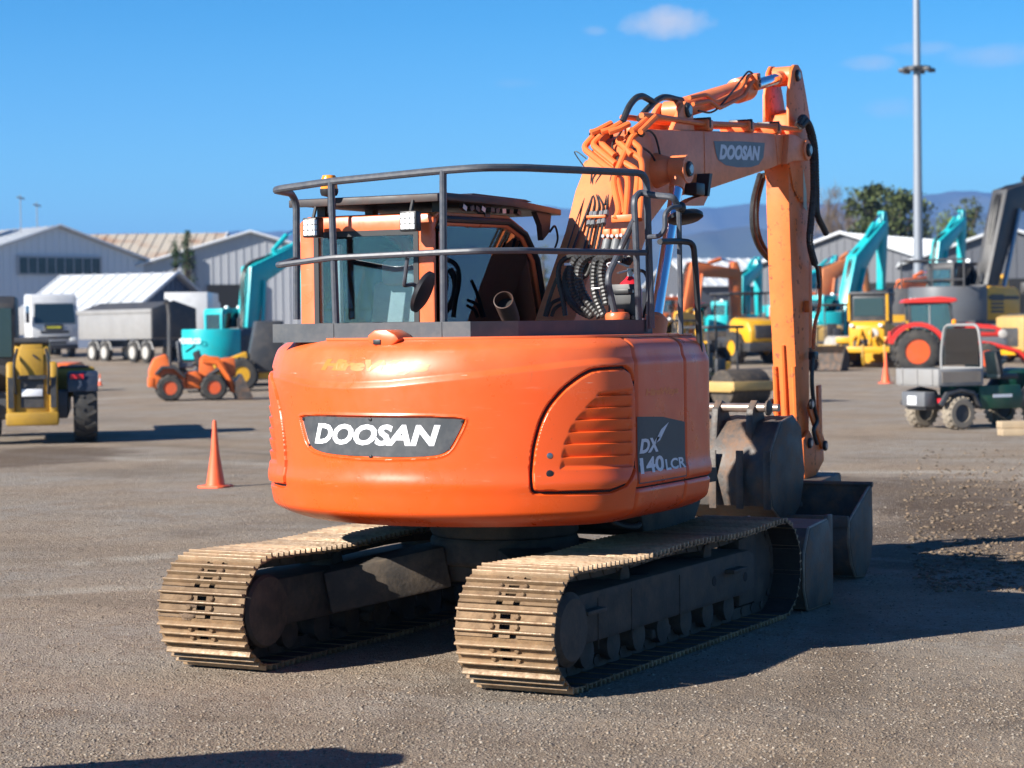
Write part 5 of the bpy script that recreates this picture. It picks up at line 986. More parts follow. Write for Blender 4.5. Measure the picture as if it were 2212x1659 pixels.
# ---- orange mini loader
def mini_loader(label, u, d, head):
    p = AT(u, d); t = thing('mini_loader', label, 'loader', (p.x, p.y, GZ(p.x, p.y)), HD(head))
    for x in (-.62, .62):
        for y in (-.48, .48): wheel(t, (x, y, .375), .375, .30, M_RIMK, 12, .52)
    MB().prism([(-1.15, .42), (-1.2, .75), (-1.05, 1.02), (-.70, 1.12), (-.55, .8), (-.2, .72), (-.15, .35), (-1.0, .35)], 'y', -.40, .40).build('engine_hood', M_KOR, t, .05)
    MB().prism([(-1.22, .40), (-1.05, .40), (-1.05, .62), (-1.22, .62)], 'y', -.42, .42).build('rear_weight', M_KOR, t, .03)
    for s in (-1, 1): MB().prism([(-1.05, .70), (-.85, .86), (-.45, .86), (-.15, .62), (-.22, .60), (-.5, .80), (-.8, .80), (-.98, .66)], 'y', s*.5-.12, s*.5+.12).build('fender', M_DGR, t, .01)
    MB().prism([(-.15, .34), (-.15, .70), (.15, .74), (.30, .60), (.30, .34)], 'y', -.36, .36).build('centre_frame', M_KOR, t, .03)
    MB().prism([(.20, .40), (.25, 1.0), (.40, 1.1), (.55, 1.05), (.70, .7), (.85, .4)], 'y', -.22, .22).build('front_tower', M_KOR, t, .03)
    o = MB(); o.cbox((-.30, 0, 1.12), (.12, .46, .55), Matrix.Rotation(R_(-8), 3, 'Y')); o.cbox((-.12, 0, .86), (.42, .46, .12)); o.build('seat', M_VGR, t, .04)
    MB().cbox((.22, 0, 1.0), (.20, .35, .35), Matrix.Rotation(R_(-20), 3, 'Y')).build('dashboard', M_DGR, t, .03); MB().lathe([(.15, 0), (.165, .02), (.15, .04)], (.02, 0, 1.2), (-.5, 0, 1), 16).build('steering_wheel', M_DGR, t)
    for s in (-1, 1): MB().tube(bend([(-.60, s*.36, .8), (-.58, s*.36, 2.0), (-.62, s*.36, 2.22), (-.70, s*.36, 2.26)], .1), .05, 7).build('roll_bar', M_DGR, t)
    MB().cyl((-.58, -.40, 1.86), (-.58, .40, 1.86), .03, n=6).build('roll_bar_cross', M_DGR, t)
    for s in (-1, 1):
        MB().tube([(.35, s*.20, .98), (.75, s*.24, .95), (1.05, s*.27, .62), (1.22, s*.28, .22)], [.09, .10, .09, .07], 6).build('lift_arm', M_KOR, t); MB().cyl((.4, s*.17, .62), (.85, s*.22, .78), .05, n=8).build('lift_cylinder', M_DGR, t)
    MB().prism([(.85, 1.0), (1.25, 1.02), (1.30, .62), (1.15, .60)], 'y', -.10, .10).build('tilt_link', M_KOR, t, .02)
    b = MB(); b.grid([[(x, y, z) for y in (-.62, .62)] for x, z in ((1.75, .05), (1.30, .03), (1.22, .2), (1.25, .5), (1.42, .66))]); b.build('bucket', M_DGR, t)
    for s in (-1, 1): MB().prism([(1.75, .04), (1.30, .02), (1.22, .2), (1.25, .5), (1.42, .66)], 'y', s*.62-.01, s*.62+.01).build('bucket_side', M_BKT, t)
    for ch in t.children:                               # tall narrow body over small wheels
        if not ch.name.startswith('wheel'):
            for q in ch.data.vertices:
                if q.co.z > .42: q.co.z = .42+(q.co.z-.42)*1.33
    return t
mini_loader('small orange wheel loader with orange rims and open roll bar on the left', 412, 60.8, -78)
# ---- telehandler
p = AT(77, 39.7); t = thing('telehandler', 'yellow and black telehandler seen from behind at the left edge', 'telehandler', (p.x, p.y, 0), HD(11))
for x in (-1.55, 1.4):
    for y in (-.92, .92): wheel(t, (x, y, .58), .58, .42, M_CAT, 16, .5)
MB().box(-2.0, 1.9, -.62, .62, .45, .95).build('chassis', M_DGR, t, .04)
MB().prism([(-2.15, .36), (-1.2, .36), (-1.2, 1.78), (-2.0, 1.78), (-2.15, 1.5)], 'y', -.30, .30).build('boom_tower', M_CAT, t, .04)
for s in (-1, 1):
    MB().prism([(-2.22, .40), (-1.7, .40), (-1.7, 1.45), (-2.14, 1.48), (-2.22, 1.3)], 'y', s*.37-.075, s*.37+.075).build('tower_cheek', M_CAT, t, .05)
    f = MB().prism([(-2.08, .92), (-2.02, 1.20), (-1.85, 1.28), (-1.2, 1.28), (-1.02, 1.1), (-1.06, 1.06), (-1.25, 1.2), (-1.8, 1.2), (-1.96, 1.1), (-2.0, .92)], 'y', s*.88-.27, s*.88+.27).build('fender', M_TEALD, t, .03)
    MB().box(-2.06, -2.03, s*.78-.12, s*.78+.12, 1.16, 1.24).build('tail_light', M_RED, f)
MB().box(-2.26, -1.9, -.46, .46, .34, .58).build('rear_bumper', M_CAT, t, .04)
for s in (-1, 1): MB().box(-2.235, -2.21, s*.37-.05, s*.37+.05, .66, 1.2).build('cheek_recess', M_DGR, t); MB().tube(spline([(-2.1, s*.25, 1.7), (-2.3, s*.3, 1.4), (-2.2, s*.28, .9)]), .025, 6).build('hose', M_RUB, t); MB().box(-1.3, -1.2, s*1.0-.1, s*1.0+.1, .5, .9).build('axle_stub', M_DGR, t)
MB().cbox((-2.2, 0, 1.2), (.06, .5, .07)).build('cross_bar', M_DGR, t); MB().cyl((-2.0, -.3, 1.84), (-2.0, .3, 1.84), .07, n=12).build('boom_pin', M_DGR, t)
bb = MB(); bb.box(-2.05, 3.6, -.20, .20, 1.42, 1.80); bb.build('telescopic_boom', M_CAT, t, .03)
MB().box(-2.175, -2.15, -.21, .21, 1.22, 1.70).build('boom_end_plate', M_CAT, t, .02); MB().box(-2.165, -2.14, -.20, .20, .66, 1.16).build('recess', M_DGR, t)
n = MB().box(-2.20, -2.17, -.18, .18, .86, .99).build('number_plate', M_WHT, t, .004)
MB().bar((-2.19, -.02, 1.60), (-2.19, -.10, 1.53), .02, .03).build('latch', M_DGR, t)
MB().prism([(-.6, .7), (-.6, 2.5), (-.4, 2.68), (.75, 2.68), (1.0, 2.2), (1.0, .7)], 'y', .32, 1.12).build('cab', M_DGR, t, .06)
MB().box(-.62, -.595, .40, 1.05, 1.55, 2.45).build('cab_window', M_BGL, t)
MB().prism([(-1.05, .8), (-1.05, 1.25), (-.9, 1.36), (.6, 1.30), (.7, .8)], 'y', -1.1, -.32).build('engine_pod', M_CAT, t, .06)
MB().box(-.95, .5, -.98, -.45, 1.335, 1.36).build('grille', bgm('brown_grille', (.10, .06, .04), .7), t)
MB().box(-1.2, -.7, .32, 1.1, .55, 1.4).build('fuel_tank', M_DGR, t, .05)
# ---- white truck, tipper trailer
p = AT(112, 112); t = thing('tipper_truck', 'white truck cab facing the camera behind the telehandler', 'truck', (p.x, p.y, GZ(p.x, p.y)), HD(203))
MB().prism([(-1.0, 1.0), (-1.0, 3.2), (-.8, 3.38), (.75, 3.32), (1.0, 2.5), (1.08, 1.6), (1.08, .55), (.3, .5), (.3, 1.0)], 'y', -1.22, 1.22).build('cab', M_TWH, t, .08)
MB().add([(1.10, -1.08, 1.80), (1.10, 1.08, 1.80), (.96, 1.02, 2.85), (.96, -1.02, 2.85)], [(0, 1, 2, 3)]).build('windscreen', M_BGL, t)
for s in (-1, 1):
    MB().prism([(-.45, 1.85), (.60, 1.85), (.62, 2.75), (-.45, 2.75)], 'y', s*1.225-.01, s*1.225+.01).build('side_window', M_BGL, t)
    MB().cbox((1.15, s*1.42, 2.1), (.12, .2, .55)).build('mirror', M_DGR, t, .03); MB().cbox((1.09, s*.95, .95), (.05, .35, .18)).build('headlight', M_LAMP, t, .02)
for z, hw in ((1.35, .75), (1.05, .85), (.80, .60)): MB().box(1.06, 1.10, -hw, hw, z-.07, z+.07).build('grille', M_DGR, t)
MB().box(1.07, 1.13, -1.2, 1.2, .45, .70).build('bumper', M_DGR, t, .03); b = MB().box(1.10, 1.12, -.55, .45, 1.45, 1.75).build('badge_panel', M_DGR, t); MB().box(1.122, 1.126, -.42, .32, 1.55, 1.64).build('badge_strip', M_YEL, b)
MB().box(-6.0, -1.0, -.45, .45, .8, 1.05).build('chassis', M_DGR, t)
MB().prism([(-6.2, 1.2), (-1.2, 1.2), (-1.2, 2.7), (-6.2, 2.7)], 'y', -1.2, 1.2).build('tipper_body', M_ALU, t, .04)
for x in (.3, -3.6, -4.9):
    for y in (-1.0, 1.0): wheel(t, (x, y, .5), .5, .3, M_RIMG, 0, .6)
p = AT(366, 103); t = thing('tipper_trailer', 'grey aluminium tipper trailer with dark tailgate left of the orange loader', 'trailer', (p.x, p.y, GZ(p.x, p.y)), HD(40))
o = MB(); o.box(-.4, 6.8, -1.22, 1.22, 1.15, 2.55); bin_ = o.build('bin', M_ALU, t, .03)
MB().box(-.5, 6.9, -1.27, 1.27, 2.40, 2.62).build('top_rail', M_ALU, bin_, .03)
MB().prism([(-1.24, 1.2), (-1.24, 2.62), (0, 3.02), (1.24, 2.62), (1.24, 1.2)], 'x', -.56, -.46).build('tailgate', M_TARP, t, .02)
MB().prism([(-1.15, 2.6), (0, 2.98), (1.15, 2.6)], 'x', -.45, 6.7).build('tarp', M_TARP, t)
MB().box(-.4, 6.8, -.5, .5, .75, 1.1).build('chassis', M_DGR, t)
for x in (.35, 1.6, 4.4, 5.65):
    for y in (-1.0, 1.0): wheel(t, (x, y, .5), .5, .3, M_RIMG, 0, .62)
    for s in (-1, 1): MB().tube([(x-.58, s*1.0, .62), (x-.4, s*1.0, .98), (x, s*1.0, 1.1), (x+.4, s*1.0, .98), (x+.58, s*1.0, .62)], .05, 6).build('mudguard', M_ALU, t)
# low orange machine in front of the truck, white box van
p = AT(140, 72); t = thing('orange_roller', 'low orange compactor bonnet just behind the telehandler boom', 'roller', (p.x, p.y, GZ(p.x, p.y)), HD(160), None, .62)
MB().prism([(-1.2, .6), (-1.2, 1.45), (-.8, 1.6), (.5, 1.5), (1.0, 1.2), (1.1, .6)], 'y', -.6, .6).build('bonnet', M_KOR, t, .08); MB().box(-1.0, .9, -.66, .66, .35, .65).build('frame', M_DGR, t, .03)
for x in (-.8, .8): MB().cyl((x, -.62, .45), (x, .62, .45), .45, n=24).build('drum', M_UND, t)
p = AT(420, 122); t = thing('box_truck', 'plain white box body standing behind the tipper trailer tailgate', 'truck', (p.x, p.y, GZ(p.x, p.y)), HD(2)); MB().box(-3.5, 2.5, -1.2, 1.2, 1.1, 3.3).build('box_body', M_TWH, t, .04); MB().prism([(2.6, .6), (2.6, 2.9), (4.0, 2.8), (4.5, 1.8), (4.5, .6)], 'y', -1.15, 1.15).build('cab', M_TWH, t, .06)
for x in (-2.2, 3.4):
    for y in (-1, 1): wheel(t, (x, y, .48), .48, .28, M_RIMG, 0, .6)
# ---- yellow wheel loader bucket machine beside the teal machine
p = AT(585, 70); t = thing('wheel_loader', 'yellow wheel loader mostly hidden behind the excavator counterweight', 'loader', (p.x, p.y, GZ(p.x, p.y)), HD(100))
MB().prism([(-1.8, .6), (-1.8, 1.3), (-.4, 1.45), (-.4, .6)], 'y', -.75, .75).build('engine_hood', M_YELL, t, .08); MB().prism([(-.4, .6), (-.4, 2.3), (.5, 2.3), (.7, 1.3), (.7, .6)], 'y', -.7, .7).build('cab', M_DGR, t, .05); MB().prism([(.7, .6), (.8, 1.3), (1.9, .9), (2.1, .3), (1.9, .3)], 'y', -.5, .5).build('lift_arm', M_YELL, t, .05); MB().box(-1.6, 1.2, -.6, .6, .4, .65).build('frame', M_YELL, t)
MB().prism([(2.0, .1), (2.0, .8), (2.3, 1.0), (2.9, .1)], 'y', -1.0, 1.0).build('bucket', M_DGR, t)
for x in (-1.2, 1.0):
    for y in (-.75, .75): wheel(t, (x, y, .55), .55, .4, M_YELL, 12, .5)
wl0 = t
for lb, u, d, h in (('yellow wheel loader nose-on behind the bulldozer cab', 1946, 110, 165), ('yellow wheel loader under the black boom at the far right', 2128, 116, 150), ('yellow wheel loader side-on far behind the tan roller', 1772, 122, 80), ('yellow wheel loader beyond the excavator boom foot', 1390, 118, 100)):
    cpy = copy_tree(wl0); p = AT(u, d); cpy.location = (p.x, p.y, GZ(p.x, p.y)); cpy.rotation_euler = (0, 0, HD(h)); cpy.scale = (1.35,)*3; cpy['label'] = lb; cpy['group'] = 'yellow wheel loaders'
wl0['group'] = 'yellow wheel loaders'
# ---- rollers
def roller(label, u, d, head, col, sc=1, drumm=M_UND, canopy=True):
    p = AT(u, d); t = thing('road_roller', label, 'roller', (p.x, p.y, GZ(p.x, p.y)), HD(head), 'road rollers', sc)
    MB().lathe([(.2, -.85), (.60, -.84), (.62, -.8), (.62, .8), (.60, .84), (.2, .85)], (1.25, 0, .62), (0, 1, 0), 36).build('drum', drumm, t)
    for s in (-1, 1): MB().prism([(.3, .5), (.3, .85), (1.9, .85), (2.0, .7), (1.9, .5)], 'y', s*.95-.06, s*.95+.06).build('drum_yoke', col, t, .02)
    MB().box(1.92, 2.05, -1.0, 1.0, .55, .85).build('front_bumper', col, t, .02); MB().box(.1, .36, -1.0, 1.0, .5, .9).build('yoke_cross', M_DGR, t)
    MB().prism([(-2.3, .75), (-2.35, 1.25), (-2.1, 1.62), (-1.0, 1.75), (-.75, 1.6), (-.75, .7)], 'y', -.72, .72).build('engine_hood', col, t, .12, seg=3)
    MB().box(-2.37, -2.2, -.5, .5, .95, 1.45).build('grille', M_DGR, t, .03); MB().box(-2.4, -1.9, -.8, .8, .45, .80).build('rear_bumper', M_DGR, t, .04)
    MB().box(-.8, .3, -.7, .7, .6, 1.0).build('platform', M_DGR, t, .03); o = MB(); o.cbox((-.5, 0, 1.5), (.14, .5, .6)); o.cbox((-.25, 0, 1.2), (.5, .5, .14)); o.build('seat', M_DGR, t, .04); MB().cbox((.2, 0, 1.3), (.15, .4, .6)).build('console', M_DGR, t, .03)
    for y in (-.78, .78): wheel(t, (-1.35, y, .6), .6, .42, col, 12, .5)
    if canopy:
        for x in (-.75, .35):
            for y in (-.65, .65): MB().cyl((x, y, 1.0), (x, y, 2.65), .035, n=6).build('canopy_post', M_DGR, t)
        MB().box(-.95, .55, -.8, .8, 2.62, 2.72).build('canopy', M_DGR, t, .03)
    return t
roller('yellow roller with black rear grille parked right of the excavator body', 1588, 94, 25, M_YELL, 1.15)
roller('yellow roller with dusty smooth drum close behind the excavator front', 1548, 52, 215, M_TAN, .72)
roller('yellow roller with canopy between the boom cylinder and the front rail', 1468, 74, -60, M_YELL, .8)
roller('dark canopied roller behind the yellow roller right of the rail posts', 1622, 112, 200, M_TAN, 1.1)
roller('yellow canopied roller behind the red tractor cab', 2010, 90, 160, M_YELL, 1.0)
roller('tan roller facing the camera beside the yellow bulldozer', 1806, 93, 192, M_TAN, .95, M_RIMG)
# ---- bulldozer with ripper
p = AT(1888, 88); t = thing('bulldozer', 'yellow bulldozer with rear ripper tines left of the grey counterweight', 'bulldozer', (p.x, p.y, GZ(p.x, p.y)), HD(-22))
for y in (-1.0, 1.0): trackbelt(t, 3.0, 1.0, .55, y)
MB().prism([(-1.3, .6), (-1.35, 1.7), (-1.1, 1.9), (-.4, 1.9), (-.4, .6)], 'y', -.75, .75).build('rear_tank', M_YELL, t, .1); MB().prism([(.2, .7), (.2, 1.9), (1.8, 1.7), (1.9, .7)], 'y', -.55, .55).build('engine_hood', M_YELL, t, .06)
MB().prism([(-.9, 1.8), (-.9, 3.0), (.2, 3.0), (.4, 1.8)], 'y', -.75, .75).build('cab', M_DGR, t, .05); MB().box(-.92, -.89, -.62, .62, 2.1, 2.85).build('cab_window', M_BGL, t); MB().box(-1.0, .35, -.85, .85, 2.98, 3.1).build('roof', M_DGR, t, .03)
MB().lathe([(.18, 0), (.2, .02), (0, .03)], (-1.36, -.3, 1.4), (-1, 0, 0), 16).build('filler_cap', M_RIMG, t)
MB().box(-2.1, -1.85, -1.1, 1.1, .62, .86).build('ripper_beam', M_YELL, t, .03)
for s in (-1, 1):
    for z in (.8, 1.25): MB().bar((-1.3, s*.45, z), (-1.95, s*.45, z-.12), .12, .14).build('ripper_link', M_YELL, t, .02)
for y in (-.9, 0, .9): MB().prism([(-2.12, .95), (-1.9, .95), (-1.95, .35), (-1.75, .06), (-1.95, .1), (-2.12, .4)], 'y', y-.05, y+.05).build('ripper_tine', M_CAT, t, .01)
for s in (-1, 1):
    MB().cyl((-1.32, s*.2, 1.55), (-1.95, s*.25, .9), .06, n=10).build('ripper_cylinder', M_YELL, t); MB().cbox((-1.42, s*.6, 1.72), (.08, .16, .12)).build('tail_lamp', M_LAMP, t, .02); MB().prism([(-1.3, 1.0), (-1.3, 1.25), (1.3, 1.22), (1.3, 1.0)], 'y', s*1.0-.3, s*1.0+.3).build('track_guard', M_YELL, t, .03)
    MB().tube([(-.95, s*.8, 1.9), (-1.0, s*.8, 3.0)], .06, 6).build('roll_post', M_YELL, t)
MB().box(-1.37, -1.34, -.2, .55, .85, 1.15).build('rear_grille', M_DGR, t); MB().cyl((.9, .3, 1.7), (.9, .3, 2.6), .07, n=10).build('exhaust', M_DGR, t)
MB().prism([(2.3, .1), (2.35, .6), (2.25, 1.2), (2.4, 1.2), (2.5, .6), (2.5, .1)], 'y', -1.5, 1.5).build('blade', M_YELL, t, .02)
for s in (-1, 1): MB().bar((0, s*1.35, .45), (2.35, s*1.35, .45), .12, .2).build('push_arm', M_YELL, t, .02)
p = AT(1786, 84); t = thing('loader_bucket', 'dark loader bucket with pale worn end lying left of the bulldozer ripper', 'bucket', (p.x, p.y, GZ(p.x, p.y)), HD(150))
o = MB(); o.grid([[(x, y, z) for y in (-.8, .8)] for x, z in ((.6, .04), (-.2, .02), (-.4, .25), (-.35, .7), (0, 1.0))]); o.build('shell', M_BKT, t)
for s in (-1, 1): MB().prism([(.6, .02), (-.2, 0), (-.4, .25), (-.35, .7), (0, 1.0)], 'y', s*.8-.015, s*.8+.015).build('side_plate', M_UND, t)
# ---- red tractor
def tractor(label, u, d, head, sc=1, cabm=M_BGT):
    p = AT(u, d); t = thing('tractor', label, 'tractor', (p.x, p.y, GZ(p.x, p.y)), HD(head), 'red tractors', sc)
    for y in (-.85, .85): wheel(t, (-1.0, y, .78), .78, .48, M_RIMK, 16, .56); wheel(t, (1.35, y*.95, .52), .52, .36, M_RIMK, 14, .56)
    MB().box(-1.4, 1.9, -.28, .28, .55, .95).build('chassis', M_DGR, t, .04)
    hd = MB().prism([(.25, 1.0), (.25, 1.72), (.6, 1.78), (1.7, 1.66), (2.05, 1.5), (2.1, 1.25), (.25, 1.25)], 'y', -.36, .36).build('bonnet', M_KRED, t, .1, seg=3)
    MB().prism([(.25, .8), (.25, 1.25), (2.0, 1.27), (2.15, 1.1), (2.1, .8)], 'y', -.37, .37).build('engine_panel', M_VGR, t, .06)
    MB().prism([(1.0, 1.45), (1.15, 1.58), (1.75, 1.52), (1.7, 1.42)], 'y', -.375, .375).build('side_grille', M_DGR, t); MB().lathe([(.10, -.42), (.15, -.40), (.15, .40), (.10, .42)], (1.98, 0, 1.36), (0, 1, 0), 16).build('headlight', M_RIMG, t)
    cp = [(-1.25, 1.2), (-1.3, 2.45), (.15, 2.5), (.3, 1.7), (.3, 1.0), (-.3, .8)]; ci = [(-1.16, 1.28), (-1.2, 2.38), (.08, 2.42), (.20, 1.7), (.20, 1.08), (-.28, .9)]
    c = MB(); c.ring(cp, ci, 'y', -.72, -.66); c.ring(cp, ci, 'y', .66, .72); c = c.build('cab', M_DGR, t, .01)
    for y in (-.69, .69): MB().prism(ci, 'y', y-.005, y+.005).build('side_window', cabm, c); MB().cyl((-.55, y, 1.1), (-.55, y, 2.42), .03, n=6).build('door_post', M_ALU, c)
    for x, z0 in ((-1.26, 1.25), (.22, 1.3)): MB().box(x-.01, x+.01, -.66, .66, z0, 2.4).build('end_window', cabm, c)
    MB().box(-.8, -.2, -.3, .3, .9, 1.3).build('seat', M_DGR, c, .06); MB().cbox((-.78, 0, 1.55), (.12, .45, .55)).build('seat_back', M_DGR, c, .05)
    MB().prism([(-1.5, 2.47), (-1.42, 2.60), (-.2, 2.68), (.35, 2.62), (.42, 2.52), (.2, 2.46)], 'y', -.84, .84).build('roof', M_KRED, t, .05)
    for s in (-1, 1):
        A_ = np.linspace(.25, 2.85, 14); o_ = [(-1.0+1.04*math.cos(a), .80+1.0*math.sin(a)) for a in A_]; i_ = [(-1.0+.88*math.cos(a), .80+.85*math.sin(a)) for a in A_]
        f_ = MB().prism(o_+i_[::-1], 'y', s*1.08-.02, s*1.08+.02); f_.grid([[(x, s*y, z) for y in (.62, 1.08)] for x, z in o_]); f_.build('fender', M_KRED, t)
    MB().box(-1.98, -1.9, -1.0, -.62, 1.05, 1.5).build('fender_end', M_KRED, t, .03)
    ld = MB()
    for s in (-1, 1): ld.tube([(.5, s*.5, 1.15), (1.6, s*.52, 1.0), (2.5, s*.55, .75), (2.9, s*.55, .35)], .07, 6)
    ld.build('loader_arm', M_KRED, t); MB().prism([(2.9, .1), (2.8, .55), (2.95, .75), (3.5, .1)], 'y', -.85, .85).build('front_bucket', M_KRED, t, .02)
    return t
tractor('red tractor with closed cab and orange rims behind the green utility vehicle', 2040, 80, -96, 1.08)
tractor('small red tractor far behind the handrail posts right of the boom foot', 1500, 105, -40, .95)
# ---- green utility vehicle
p = AT(2105, 39.6); t = thing('utility_vehicle', 'dark green utility vehicle with grey drop-side tray at the right edge', 'utility vehicle', (p.x, p.y, 0), HD(-64))
for x in (-.80, 1.05):
    for y in (-.55, .55): wheel(t, (x, y, .30), .30, .26, M_DGR, 18, .55, 1, M_TYRD)
for z, y0 in ((.62, 0),): MB().box(-1.30, -.30, -.62, .62, .80, .84).build('tray_floor', M_ALU, t)
for y in (-.63, .63): MB().box(-1.30, -.30, y-.015, y+.015, .82, 1.12).build('tray_side', M_ALU, t, .006); MB().box(-1.24, -.36, y-.022, y+.022, .87, 1.07).build('side_infill', bgm('scuffed_ply', (.30, .25, .20), .7), t)
MB().box(-1.32, -1.29, -.64, .64, .82, 1.12).build('tail_board', M_ALU, t, .006)
for y in (-.45, 0, .45): MB().box(-1.335, -1.318, y-.03, y+.03, .83, 1.11).build('board_rib', M_ALU, t)
MB().tube(bend([(-.30, -.60, .84), (-.30, -.60, 1.42), (-.30, -.50, 1.92), (-.30, .50, 1.92), (-.30, .60, 1.42), (-.30, .60, .84)], .15), .028, 8).build('head_frame', M_ALU, t)
MB().box(-.305, -.29, -.58, .58, .86, 1.14).build('head_board', M_ALU, t); MB().box(-.302, -.294, -.50, .52, 1.18, 1.86).build('mesh_window', M_BGT, t)
MB().lathe([(.05, 0), (.05, .07), (0, .1)], (-.30, .2, 1.94), (0, 0, 1), 14).build('beacon', M_AMB, t)
MB().box(-1.35, 1.3, -.30, .30, .36, .62).build('chassis', M_DGR, t, .03)
s_ = [(-.35, .36), (-.35, .80), (.6, .80), (.72, .36)]
for y in (-.60, .56): pn = MB().prism(s_, 'y', y, y+.04).build('side_panel', M_GRN, t, .02)
MB().box(-.05, .40, -.604, -.601, .57, .63).build('name_strip', M_WHT, pn)
for s in (-1, 1):
    MB().tube([(-1.22, s*.58, .45), (-1.08, s*.58, .66), (-.80, s*.58, .72), (-.50, s*.58, .66), (-.35, s*.58, .40)], .06, 6).build('fender', M_DGR, t)
    MB().prism([(.55, .36), (.75, .36), (1.0, .8), (1.45, .9), (1.5, .55), (1.4, .36), (1.55, .36), (1.65, .95), (1.0, 1.05), (.7, .7)], 'y', s*.55-.05, s*.55+.05).build('front_wing', M_DGR, t, .02)
MB().box(-1.42, -1.15, -.35, .35, .42, .70).build('rear_box', M_VGR, t, .03); MB().box(-1.435, -1.42, -.12, .14, .46, .62).build('number_plate', M_WHT, t); MB().box(-1.2, -1.16, -.55, -.45, .50, .58).build('tail_light', M_RED, t)
for y in (-.32, .3): o = MB(); o.cbox((.40, y, .95), (.45, .42, .10)); o.cbox((.20, y, 1.2), (.10, .42, .45), Matrix.Rotation(R_(-10), 3, 'Y')); o.build('seat', M_DGR, t, .04)
MB().lathe([(.16, 0), (.18, .02), (.16, .04)], (.85, .3, 1.2), (-.7, 0, .8), 18).build('steering_wheel', M_DGR, t); MB().prism([(1.0, .6), (.95, 1.05), (1.25, 1.1), (1.7, .9), (1.75, .5)], 'y', -.58, .58).build('bonnet', M_GRN, t, .06)
tractor('red tractor nose showing past the black boom at the far right', 2150, 112, 175, 1.1)
tractor('red tractor behind the teal excavator bodies right of the arm', 1842, 116, 165, 1.05)
# ---- yellow compact machine at the right edge, timber
p = AT(2232, 90); t = thing('skid_steer', 'pale yellow compact loader cut off by the right edge', 'loader', (p.x, p.y, GZ(p.x, p.y)), HD(-60))
MB().prism([(-1.3, .5), (-1.3, 1.95), (-.9, 2.05), (-.9, .5)], 'y', -.85, .85).build('rear_frame', M_TAN, t, .05); MB().box(-1.33, -1.29, -.5, .5, .7, 1.5).build('engine_door', M_DGR, t, .03); MB().prism([(-.9, .5), (-.9, 2.1), (.6, 2.1), (.9, 1.0), (.9, .5)], 'y', -.6, .6).build('cab', M_DGR, t, .05); MB().box(-1.4, .9, -.7, .7, .35, .62).build('frame', M_YELL, t, .03)
for x in (-.7, .6):
    for y in (-.8, .8): wheel(t, (x, y, .42), .42, .3, M_YELL, 12, .5)
t = thing('timber_stack', 'pale timber beams stacked on the ground at the right edge', 'timber', AT(2275, 36.5), HD(-84))
for i, (y, z) in enumerate(((0, .0), (.16, 0), (.05, .125), (.2, .125))): MB().box(-.9, .9, y, y+.14, z, z+.12).build('beam', M_WOOD, t, .01)
# ================================================================ sheds, mast, trees, hills, air
def clad(name, col, rough=.5, metal=0, pitch=.25, rust=None, rust_amt=.5, ax=0):
    m = bpy.data.materials.new(name); m.use_nodes = True; N, L = m.node_tree.nodes, m.node_tree.links; b = N['Principled BSDF']; b.inputs['Roughness'].default_value = rough; b.inputs['Metallic'].default_value = metal
    t = N.new('ShaderNodeTexCoord').outputs['Object']; n = N.new('ShaderNodeTexNoise'); n.inputs['Scale'].default_value = .35; n.inputs['Detail'].default_value = 5; L.new(t, n.inputs['Vector'])
    r = N.new('ShaderNodeMapRange'); r.inputs[1].default_value = .5; r.inputs[2].default_value = .72; r.inputs[4].default_value = rust_amt if rust else .2; L.new(n.outputs['Fac'], r.inputs[0])
    x = N.new('ShaderNodeMix'); x.data_type = 'RGBA'; L.new(r.outputs[0], x.inputs['Factor']); x.inputs[6].default_value = (*col, 1); x.inputs[7].default_value = (*(rust or [c*.8 for c in col]), 1); L.new(x.outputs[2], b.inputs['Base Color']); return m
M_SHW = clad('white_cladding', (.40, .41, .43)); M_SHG = clad('grey_cladding', (.10, .105, .12)); M_RFW = clad('pale_roof_iron', (.58, .60, .62), .45, rust=(.36, .40, .36), rust_amt=.3); M_RFR = clad('rusty_roof_iron', (.42, .37, .30), .6, rust=(.30, .13, .05), rust_amt=.8)
M_NAVY = clad('navy_cladding', (.05, .07, .12)); M_OPEN = mat('dark_opening', (.010, .011, .013), .9); M_WINS = mat('shed_window_glass', (.03, .045, .055), .15, var=.3, scale=1.5)
